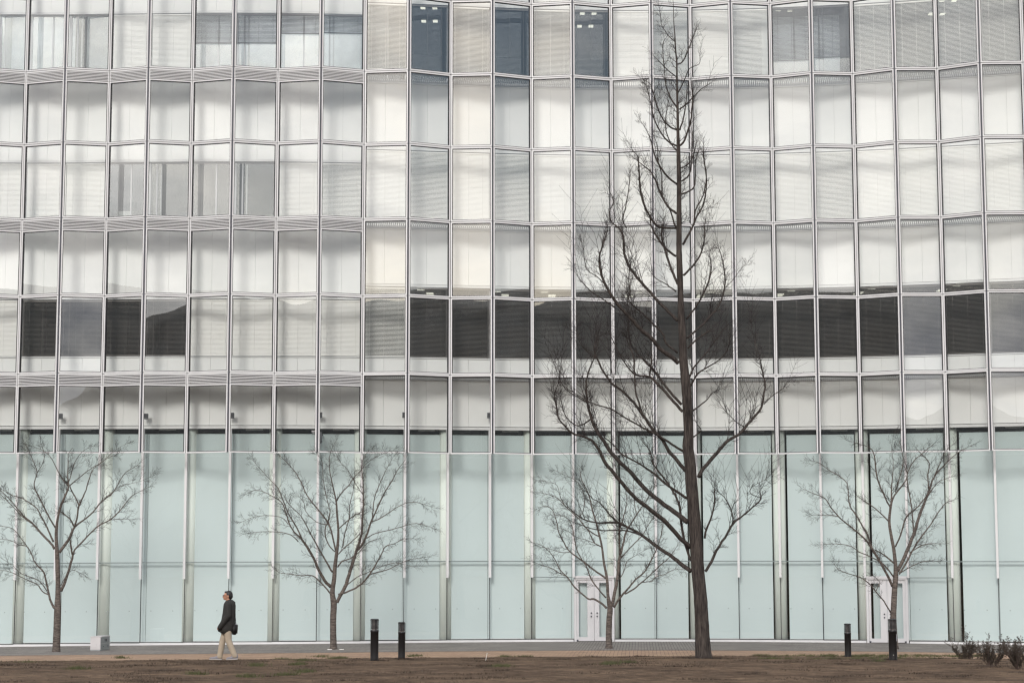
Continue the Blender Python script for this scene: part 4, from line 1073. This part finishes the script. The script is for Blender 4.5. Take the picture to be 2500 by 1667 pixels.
# ------------------------------------------------------------------ utility cabinet
def cabinet():
    yc = 66.0
    while at(233, 1588, yc).z < sag(at(233, 1588, yc).x): yc -= 0.02
    c = at(233, 1588, yc); c.z = sag(c.x)
    root = thing('utility_cabinet', 'small white metal utility cabinet with grey doored side on the pavement', 'cabinet', (c.x, c.y, c.z))
    az = radians(3.7); u = Vector((cos(az), -sin(az), 0)); v = Vector((sin(az), cos(az), 0)); z0 = c.z
    MB().obox(c, u, v, UPZ, -0.185, 0.155, 0.015, 1.15, -0.05, 0.04).build('plinth', 'cab_dark', root)
    body = MB().obox(c, u, v, UPZ, -0.175, 0.16, 0.0, 1.16, 0.042, 0.45).build('body', 'cab_light', root)
    MB().obox(c, u, v, UPZ, -0.185, 0.172, -0.01, 1.17, 0.452, 0.470).build('lid', 'cab_light', root)
    MB().obox(c, u, v, UPZ, -0.11, 0.02, -0.012, -0.002, 0.12, 0.24).build('vent_cover', 'cab_light', root)
    for (z_0, z_1) in ((0.235, 0.44), (0.052, 0.225)):
        d = MB().obox(c, u, v, UPZ, 0.162, 0.17, 0.05, 1.10, z_0, z_1).build('side_door', 'cab_dark', root)
        if z_0 > 0.2:
            for yy in (0.5, 0.68):
                MB().obox(c, u, v, UPZ, 0.171, 0.185, yy, yy + 0.04, 0.29, 0.37).build('handle', 'mullion', d)
        else:
            for yy in (0.3, 0.85):
                MB().obox(c, u, v, UPZ, 0.171, 0.18, yy, yy + 0.05, 0.12, 0.15).build('latch', 'mullion', d)
cabinet()

# ------------------------------------------------------------------ walking man
def capsule(bm, a, b, ra, rb, squash=(1, 1), rings=7, seg=16):
    """tapered rounded limb between two joints; squash = (side, front) factors of the section"""
    a, b = Vector(a), Vector(b); d = (b - a); ln = d.length; d = d / ln if ln > 1e-6 else Vector((0, 0, 1))
    x = d.cross(Vector((0, 1, 0)));
    if x.length < 1e-3: x = Vector((1, 0, 0))
    x.normalize(); y = d.cross(x)
    prof_ = []
    for i in range(rings): t = -pi / 2 + (pi / 2) * i / (rings - 1); prof_.append((ra * cos(t), a + d * (ra * sin(t))))
    for i in range(rings): t = (pi / 2) * i / (rings - 1); prof_.append((rb * cos(t), b + d * (rb * sin(t))))
    prev = None
    for (r, c) in prof_:
        r = max(r, 1e-4)
        ring = [bm.verts.new(c + x * (r * squash[0] * cos(2 * pi * k / seg)) + y * (r * squash[1] * sin(2 * pi * k / seg))) for k in range(seg)]
        if prev:
            for k in range(seg): bm.faces.new((prev[k], prev[(k + 1) % seg], ring[(k + 1) % seg], ring[k]))
        else: bm.faces.new(list(reversed(ring)))
        prev = ring
    bm.faces.new(prev)
def ellipsoid(bm, c, r, seg=16, rings=10):
    mat = Matrix.Translation(c) @ Matrix.Diagonal((r[0], r[1], r[2], 1))
    bmesh.ops.create_uvsphere(bm, u_segments=seg, v_segments=rings, radius=1, matrix=mat)
def fuse(name, bm, mat, parent, voxel=0.012, smooth_it=4):
    me = bpy.data.meshes.new(name); bm.to_mesh(me); bm.free()
    o = bpy.data.objects.new(name, me); COL.objects.link(o)
    md = o.modifiers.new('r', 'REMESH'); md.mode = 'VOXEL'; md.voxel_size = voxel
    ms = o.modifiers.new('s', 'SMOOTH'); ms.iterations = smooth_it; ms.factor = 0.5
    dg = bpy.context.evaluated_depsgraph_get(); me2 = bpy.data.meshes.new_from_object(o.evaluated_get(dg))
    bpy.data.objects.remove(o); bpy.data.meshes.remove(me)
    for p in me2.polygons: p.use_smooth = True
    me2.materials.clear(); me2.materials.append(M[mat]); me2.name = name
    o = bpy.data.objects.new(name, me2); COL.objects.link(o); o.parent = parent
    return o
PY = 49.6
pfoot = at(555, 1610, PY)
def local_obj(mb, nm, mt, par, sm=False):
    me = bpy.data.meshes.new(nm); me.from_pydata(mb.v, [], mb.f); me.update(); me.materials.append(M[mt])
    if sm:
        for q in me.polygons: q.use_smooth = True
    o = bpy.data.objects.new(nm, me); COL.objects.link(o); o.parent = par; return o
# local axes: -X forward (walking left), -Y his left side (towards the camera), Z up; metres
per = thing('person', 'man in dark jacket and khaki trousers walking left along the lawn edge', 'person', pfoot, local=True)
V = Vector
bm = bmesh.new()
ellipsoid(bm, V((-0.012, 0, 1.592)), (0.098, 0.076, 0.108))            # cranium
ellipsoid(bm, V((-0.062, 0, 1.548)), (0.058, 0.056, 0.075))            # face
capsule(bm, (-0.085, 0, 1.505), (-0.095, 0, 1.500), 0.030, 0.026)      # chin
capsule(bm, (-0.118, 0, 1.578), (-0.136, 0, 1.553), 0.012, 0.015)      # nose
capsule(bm, (-0.112, -0.02, 1.524), (-0.112, 0.02, 1.524), 0.014, 0.014)  # lips
for sy in (-1, 1):
    ellipsoid(bm, V((0.004, sy * 0.078, 1.565)), (0.022, 0.010, 0.033)) # ears
    ellipsoid(bm, V((-0.098, sy * 0.028, 1.602)), (0.022, 0.024, 0.012)) # brow
capsule(bm, (-0.005, 0, 1.52), (0.012, 0, 1.40), 0.056, 0.062)         # neck
capsule(bm, (0.02, 0, 1.30), (0.0, 0, 0.98), 0.13, 0.12, (1.0, 1.15))  # torso
capsule(bm, (0.0, 0, 0.98), (0.0, 0, 0.88), 0.125, 0.12, (0.9, 1.1))
LEGS = {'far': [(0.0, 0.085, 0.88), (-0.135, 0.085, 0.48), (-0.205, 0.085, 0.085)], 'near': [(0.0, -0.085, 0.88), (0.035, -0.085, 0.47), (0.19, -0.085, 0.115)]}
for key, (h, kx, an) in LEGS.items():
    capsule(bm, h, kx, 0.075, 0.052); capsule(bm, kx, an, 0.052, 0.036)
ARMS = {'near': [(0.02, -0.205, 1.36), (0.035, -0.245, 1.09), (-0.135, -0.215, 0.86)], 'far': [(0.02, 0.205, 1.36), (0.06, 0.24, 1.09), (0.0, 0.22, 0.85)]}
for key, (s_, e_, w_) in ARMS.items():
    capsule(bm, (0.01, s_[1] * 0.3, 1.38), s_, 0.07, 0.06); capsule(bm, s_, e_, 0.052, 0.042); capsule(bm, e_, w_, 0.042, 0.028)
# hands: palm, four unequal fingers and a thumb; curled
for key, sy in (('near', -1), ('far', 1)):
    w_ = V(ARMS[key][2]); d = (w_ - V(ARMS[key][1])).normalized()
    fw = V((-1, 0, 0)); sdn = d
    palm = w_ + d * 0.055
    capsule(bm, w_, palm, 0.026, 0.030, (1.1, 0.7))
    for i, lf in enumerate((0.062, 0.072, 0.068, 0.052)):
        o_ = fw * (0.028 - i * 0.019)
        k0 = palm + o_ + d * 0.018; k1 = k0 + d * (lf * 0.55) + V((0, -sy * 0.008, 0)); k2 = k1 + d * (lf * 0.4) + V((0, -sy * 0.026, 0))
        capsule(bm, k0, k1, 0.0095, 0.009, rings=4, seg=8); capsule(bm, k1, k2, 0.009, 0.0075, rings=4, seg=8)
    t0 = w_ + d * 0.03 + fw * 0.026; t1 = t0 + d * 0.03 + fw * 0.022; t2 = t1 + d * 0.03 + V((0, -sy * 0.012, 0))
    capsule(bm, t0, t1, 0.011, 0.010, rings=4, seg=8); capsule(bm, t1, t2, 0.010, 0.008, rings=4, seg=8)
body = fuse('body', bm, 'skin', per, 0.0075, 3)
# hair
bm = bmesh.new()
ellipsoid(bm, V((0.012, 0, 1.612)), (0.100, 0.082, 0.100))
ellipsoid(bm, V((0.045, 0, 1.575)), (0.072, 0.074, 0.088))
ellipsoid(bm, V((-0.055, 0, 1.672)), (0.045, 0.058, 0.026))
hair = fuse('hair', bm, 'hair', per, 0.010, 2)
# spectacles
m = MB()
for sy in (-1, 1):
    m.tube([V((-0.128, sy * 0.012, 1.588)), V((-0.122, sy * 0.055, 1.588)), V((-0.09, sy * 0.076, 1.588)), V((0.0, sy * 0.082, 1.585))], [0.0045] * 4, 5)
    m.tube([V((-0.130, sy * 0.032, 1.588)) + V((0.004 * cos(t * pi / 6), sy * 0.020 * cos(t * pi / 6), 0.016 * sin(t * pi / 6))) for t in range(13)], [0.003] * 13, 4)
local_obj(m, 'spectacles', 'hair', per)
# jacket: loose hip-length coat with stand collar
bm = bmesh.new()
capsule(bm, (0.035, 0, 1.33), (0.025, 0, 1.12), 0.155, 0.165, (1.0, 1.25))
capsule(bm, (0.025, 0, 1.12), (0.0, 0, 0.90), 0.165, 0.175, (1.02, 1.22))
capsule(bm, (0.0, 0, 0.90), (-0.03, 0, 0.775), 0.178, 0.182, (1.06, 1.15))
capsule(bm, (0.03, 0, 1.40), (0.02, 0, 1.44), 0.085, 0.072)             # collar
capsule(bm, (-0.045, 0, 1.405), (-0.05, 0, 1.43), 0.035, 0.03)
capsule(bm, (-0.12, -0.06, 0.86), (-0.19, -0.07, 0.74), 0.08, 0.055)    # front skirt thrown forward
capsule(bm, (-0.12, 0.06, 0.86), (-0.19, 0.07, 0.75), 0.08, 0.055)
for key, (s_, e_, w_) in ARMS.items():
    capsule(bm, (0.02, s_[1] * 0.4, 1.375), s_, 0.09, 0.085); capsule(bm, s_, e_, 0.086, 0.074); capsule(bm, e_, w_, 0.076, 0.062)
    w2 = V(w_) + (V(w_) - V(e_)).normalized() * 0.07
    capsule(bm, w_, w2, 0.062, 0.056)
jk = fuse('jacket', bm, 'jacket', per, 0.013, 5)
# flatten the hem
for v in jk.data.vertices:
    if v.co.z < 0.655: v.co.z = 0.655 - (0.655 - v.co.z) * 0.15
# pocket bulge hides the hands; trousers
bm = bmesh.new()
capsule(bm, (0.0, 0, 0.95), (0.0, 0, 0.84), 0.14, 0.14, (0.95, 1.1))
for key, (h, kx, an) in LEGS.items():
    capsule(bm, h, kx, 0.108, 0.080); capsule(bm, kx, an, 0.081, 0.068)
    sx = V(an) + V((0.0, 0, 0.005)); capsule(bm, an, sx + V((0.012, 0, -0.012)), 0.070, 0.067)
fuse('trousers', bm, 'trouser', per, 0.012, 4)
# shoes
for key, (hx, tx, hz, tz) in {'far': (-0.19, -0.425, 0.035, 0.03), 'near': (0.235, 0.015, 0.065, 0.03)}.items():
    sy = 0.085 if key == 'far' else -0.085
    bm = bmesh.new()
    capsule(bm, (hx, sy, hz + 0.012), (tx, sy, tz + 0.004), 0.046, 0.036, (0.95, 1.0))
    capsule(bm, (hx - 0.01 , sy, hz + 0.05), (hx * 0.55 + tx * 0.45, sy, hz + 0.02), 0.048, 0.034)
    sh = fuse('shoe', bm, 'shoe', per, 0.009, 3)
    for v in sh.data.vertices:
        fl = 0.012 + (hz - 0.035) * max(0, min(1, (v.co.x - tx) / (hx - tx))) * 0.8
        if v.co.z < fl: v.co.z = fl
    bm = bmesh.new()
    capsule(bm, (hx + 0.005, sy, hz * 0.45 - 0.004), (tx - 0.005, sy, 0.013), 0.046, 0.036, (0.34, 1.0))
    fuse('sole', bm, 'sole', sh, 0.008, 1)
# shoulder bag hanging behind his hip
bag = thing('shoulder_bag', 'black shoulder bag hanging at the walking man\'s back hip', 'bag', pfoot, local=True)
bm = bmesh.new()
bmesh.ops.create_cube(bm, size=1, matrix=Matrix.Translation((0.165, 0.04, 0.755)) @ Matrix.Rotation(radians(4), 4, 'Y') @ Matrix.Diagonal((0.125, 0.30, 0.27, 1)))
bmesh.ops.bevel(bm, geom=list(bm.edges), offset=0.03, segments=3, affect='EDGES')
me = bpy.data.meshes.new('bag_body'); bm.to_mesh(me); bm.free(); me.materials.append(M['bag'])
for p in me.polygons: p.use_smooth = True
o = bpy.data.objects.new('bag_body', me); COL.objects.link(o); o.parent = bag
m = MB()
st = [V((0.205, -0.05, 0.885)), V((0.198, -0.06, 1.00)), V((0.188, -0.08, 1.13)), V((0.185, -0.05, 1.27)), V((0.165, 0.04, 1.42)), V((0.08, 0.14, 1.475)), V((-0.02, 0.19, 1.43))]
m.tube(st, [0.010] * len(st), 6); local_obj(m, 'strap', 'bag', bag, True)
m = MB().box(0.19, 0.228, -0.075, -0.045, 0.872, 0.892); local_obj(m, 'buckle', 'sticker', bag)

# ------------------------------------------------------------------ shrubs at the right
def shrub(name, label, px, py, h, spread, seed):
    Y = None
    # find the lawn point under that pixel
    for Yc in [60 - 0.1 * i for i in range(300)]:
        p = at(px, py, Yc)
        if p.z >= ground_z(p.x, Yc) - 0.01: Y = Yc; break
    Y = Y or 41.0
    p = at(px, py, Y); p.z = ground_z(p.x, Y)
    root = thing(name, label, 'shrub', p, 'low twiggy shrubs at the right edge')
    rg = random.Random(seed); st = MB(); lf = MB()
    def leafp(q, n=1):
        for _ in range(n):
            c = q + Vector((rg.uniform(-1, 1), rg.uniform(-1, 1), rg.uniform(-1, 1))) * 0.012
            a = Vector((rg.uniform(-1, 1), rg.uniform(-1, 1), rg.uniform(-.3, 1))).normalized(); b = a.cross(Vector((rg.uniform(-1, 1), rg.uniform(-1, 1), rg.uniform(-1, 1)))).normalized()
            s = rg.uniform(0.008, 0.017)
            lf.quad(c - a * s, c + b * s * 0.5, c + a * s, c - b * s * 0.5)
    def grow(q, d, ln, r, lev):
        pts = [q]; rad = [r]
        for i in range(4):
            d = (d + Vector((rg.uniform(-1, 1), rg.uniform(-1, 1), rg.uniform(-.4, 1))) * 0.2).normalized()
            pts.append(pts[-1] + d * ln / 4); rad.append(max(0.0018, r * (1 - 0.2 * (i + 1))))
            if lev > 0:
                for _ in range(2):
                    sd = Vector((rg.uniform(-1, 1), rg.uniform(-1, 1), rg.uniform(-.2, 1))).normalized()
                    grow(pts[-1], (d + sd * 0.8).normalized(), ln * rg.uniform(0.3, 0.55), r * 0.55, lev - 1)
            if lev <= 1: leafp(pts[-1], 1)
        st.tube(pts, rad, 3, False)
        if lev == 0: leafp(pts[-1], 3)
    for i in range(11):
        a = rg.uniform(0, 2 * pi); t = rg.uniform(0.1, 1.0)
        d = Vector((cos(a) * spread * t, sin(a) * spread * t, 1)).normalized()
        grow(p + Vector((cos(a), sin(a), 0)) * rg.uniform(0, 0.06) - UPZ * 0.03, d, h * rg.uniform(0.45, 1.1), 0.0065, 2)
    st.build('stems', 'stem', root)
    lo_ = lf.build('leaves', 'leaf', root); lo_['kind'] = 'stuff'
shrub('shrub', 'low twiggy shrub, leftmost of the shrubs at the right edge', 2359, 1615, 0.50, 1.25, 3)
shrub('shrub', 'low dark twiggy shrub, middle one of the shrubs at the right edge', 2421, 1627, 0.43, 1.0, 4)
shrub('shrub', 'low twiggy shrub cut off by the right edge of the picture', 2489, 1634, 0.44, 1.1, 5)

# ------------------------------------------------------------------ grass, weeds, litter
def blades(name, label, cat, n, place, mat, hmin, hmax, seed):
    rg = random.Random(seed); m = MB()
    for i in range(n):
        X, Y = place(rg)
        z = ground_z(X, Y) - 0.01; h = rg.uniform(hmin, hmax); a = rg.uniform(0, pi); w = rg.uniform(0.004, 0.010)
        lean = Vector((rg.uniform(-1, 1), rg.uniform(-1, 1), 0)) * h * 0.8
        b0 = Vector((X - cos(a) * w, Y - sin(a) * w, z)); b1 = Vector((X + cos(a) * w, Y + sin(a) * w, z)); t = Vector((X, Y, z + h)) + lean
        k = len(m.v); m.v += [tuple(b0), tuple(b1), tuple(t)]; m.f.append((k, k + 1, k + 2))
    o = m.build(name, mat); o['kind'] = 'stuff'; o['label'] = label; o['category'] = cat
    return o
def pl_lawn(rg):
    X = rg.uniform(-17, 17); d = 25 * rg.random() ** 0.8
    return X, pave_y(X, T_OFF) - d
blades('dry_grass', 'short dry brown grass covering the lawn', 'grass', 60000, pl_lawn, 'dry', 0.012, 0.035, 1)
def clump_place(cl, sx, sy):
    def f(rg):
        c = rg.choice(cl); return c[0] + rg.gauss(0, sx) * c[2], c[1] + rg.gauss(0, sy) * c[2]
    return f
rg0 = random.Random(5)
dk = []
for i in range(330):
    X = rg0.uniform(-15, 15); d = rg0.uniform(0.3, 23.5); dk.append((X, pave_y(X, T_OFF) - d, rg0.uniform(0.5, 1.6)))
for (px, py, Yb) in ((1716, 1606, Y_BIG), (914, 1606, 46.2), (980, 1602, 52.2), (2070, 1600, 56.2), (2180, 1607, 45.4), (555, 1610, PY)):  # extra dark clumps as contact shadows; dark soil too at the big trunk
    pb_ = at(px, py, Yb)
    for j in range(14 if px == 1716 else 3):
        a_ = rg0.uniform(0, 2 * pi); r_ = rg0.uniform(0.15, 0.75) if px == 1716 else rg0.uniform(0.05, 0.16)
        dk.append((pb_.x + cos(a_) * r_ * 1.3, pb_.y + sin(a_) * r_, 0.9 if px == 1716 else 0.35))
blades('dark_grass_and_shade', 'dark dead grass clumps scattered over the lawn, with extra ones as contact shadows under things', 'grass', 26000, clump_place(dk, 0.22, 0.10), 'dark_dry', 0.02, 0.06, 2)
gr = []
def lawn_hit(px, py):
    for i in range(420):
        Yc = 60 - 0.08 * i; p = at(px, py, Yc)
        if p.z <= ground_z(p.x, Yc) + 0.0 : pass
        if p.z - ground_z(p.x, Yc) >= -0.005: return p.x, Yc
    return at(px, py, 46).x, 46.0
for i in range(120):
    px = rg0.uniform(1835, 2420); py = rg0.choice((1600, 1601, 1602, 1603, 1608)) + rg0.uniform(-0.5, 0.5); x, y = lawn_hit(px, py); gr.append((x, y, rg0.uniform(0.4, 1.2)))
for (px, py, s) in ((625, 1625, 1.6), (785, 1603, 2.0), (740, 1612, 2.4), (820, 1608, 1.5), (690, 1610, 1.5), (720, 1622, 1.3), (750, 1640, 1.6), (480, 1645, 1.4), (192, 1632, 1.4), (60, 1618, 2.4), (1220, 1627, 1.6), (1275, 1604, 2), (1010, 1601, 1.4), (840, 1606, 1.2), (1490, 1621, 1.4), (1530, 1618, 1.4), (2120, 1612, 1.4), (2150, 1612, 1.0), (300, 1605, 1.2), (610, 1652, 1.5), (1240, 1603, 1.2), (700, 1648, 1.6)):
    for j in range(5):
        x, y = lawn_hit(px + rg0.uniform(-14, 14), py + rg0.uniform(-1.5, 1.5)); gr.append((x, y, s * 0.7))
blades('green_weeds', 'low green weeds in patches along the lawn edge', 'weeds', 11000, clump_place(gr, 0.10, 0.10), 'green', 0.03, 0.10, 3)
# thin white stake leaning in the lawn
x, y = lawn_hit(1185, 1612); g = Vector((x, y, ground_z(x, y)))
sp = thing('garden_stake', 'thin white stake leaning in the lawn right of the left bollards', 'stake', g)
MB().tube([g - UPZ * 0.03, g + Vector((0.045, 0, 0.19))], [0.007, 0.006], 6).build('stick', 'paper', sp)
# white edging pieces of the tree pit
for i, (px, lab) in enumerate(((805, 'white edging strip left of the trunk behind the left bollards'), (834, 'white edging strip right of the trunk behind the left bollards'))):
    p = at(px, 1581.5, 65.0); p.z = sag(p.x)
    t = thing('pit_edging', lab, 'edging', p, 'white tree pit edging')
    MB().obox(p, Vector((1, 0, 0)), Vector((0, 1, 0)), UPZ, -0.07, 0.07, -0.05, 0.05, -0.01, 0.02).build('strip', 'paper', t)

# ------------------------------------------------------------------ floodlights and cameras in the cavity
FL = [(147, 1016, 'third'), (356, 1016, ''), (566, 1014, ''), (781, 1013, ''), (988, 1013, ''), (1195, 1014, '')]
names = ['leftmost grey floodlight on the white wall above the left tree', 'grey floodlight on the white wall, second from the left', 'grey floodlight on the white wall, third from the left', 'grey floodlight on the white wall, fourth from the left', 'grey floodlight on the white wall, fifth from the left', 'rightmost grey floodlight on the white wall']
for (px, py, _), lab in zip(FL, names):
    Y = None
    p = at(px, py, 70.9); wy = wall_at(p.x)
    p = at(px, py, wy - 0.30)
    t = thing('flood_light', lab, 'floodlight', p, 'floodlights on the white wall')
    ax = Vector((1, 0, 0)); ay = Vector((0, 1, 0)); R3 = Matrix.Rotation(radians(-18), 3, 'X'); az_ = R3 @ UPZ; ay_ = R3 @ ay
    MB().obox(p, ax, ay_, az_, -0.085, 0.085, -0.05, 0.05, -0.09, 0.09).build('housing', 'lampbox', t)
    MB().obox(p, ax, ay_, az_, -0.072, 0.072, -0.056, -0.051, -0.075, 0.075).build('lamp_glass', 'gasket', t)
    MB().obox(p, ax, ay, UPZ, -0.015, 0.015, 0.045, wy - p.y + 0.03, -0.02, 0.02).build('bracket', 'lampbox', t)
p = at(766, 1056, 70.4)
t = thing('security_camera', 'pale boxy security camera beside the mullion above the left middle tree', 'camera', p, 'security cameras under the glass skin')
MB().box(p.x - 0.07, p.x + 0.07, p.y - 0.09, p.y + 0.1, p.z + 0.02, p.z + 0.07).build('housing', 'cab_light', t)
MB().lathe([(0.05, -0.06), (0.055, 0.018)], 14, tuple(p)).build('dome', 'cab_dark', t, True)
MB().box(p.x - 0.02, p.x + 0.02, p.y + 0.1, p.y + 0.75, p.z + 0.03, p.z + 0.06).build('arm', 'cab_dark', t)
p = at(783, 1068, 70.4)
t = thing('security_camera', 'dark hanging security camera right of the pale one', 'camera', p, 'security cameras under the glass skin')
MB().box(p.x - 0.04, p.x + 0.04, p.y - 0.05, p.y + 0.05, p.z - 0.06, p.z + 0.20).build('housing', 'lampbox', t)
MB().lathe([(0.03, -0.20), (0.055, -0.16), (0.055, -0.12), (0.03, -0.061)], 14, tuple(p)).build('dome', 'lampbox', t, True)
MB().box(p.x - 0.02, p.x + 0.02, p.y + 0.05, p.y + 0.75, p.z + 0.12, p.z + 0.15).build('arm', 'lampbox', t)
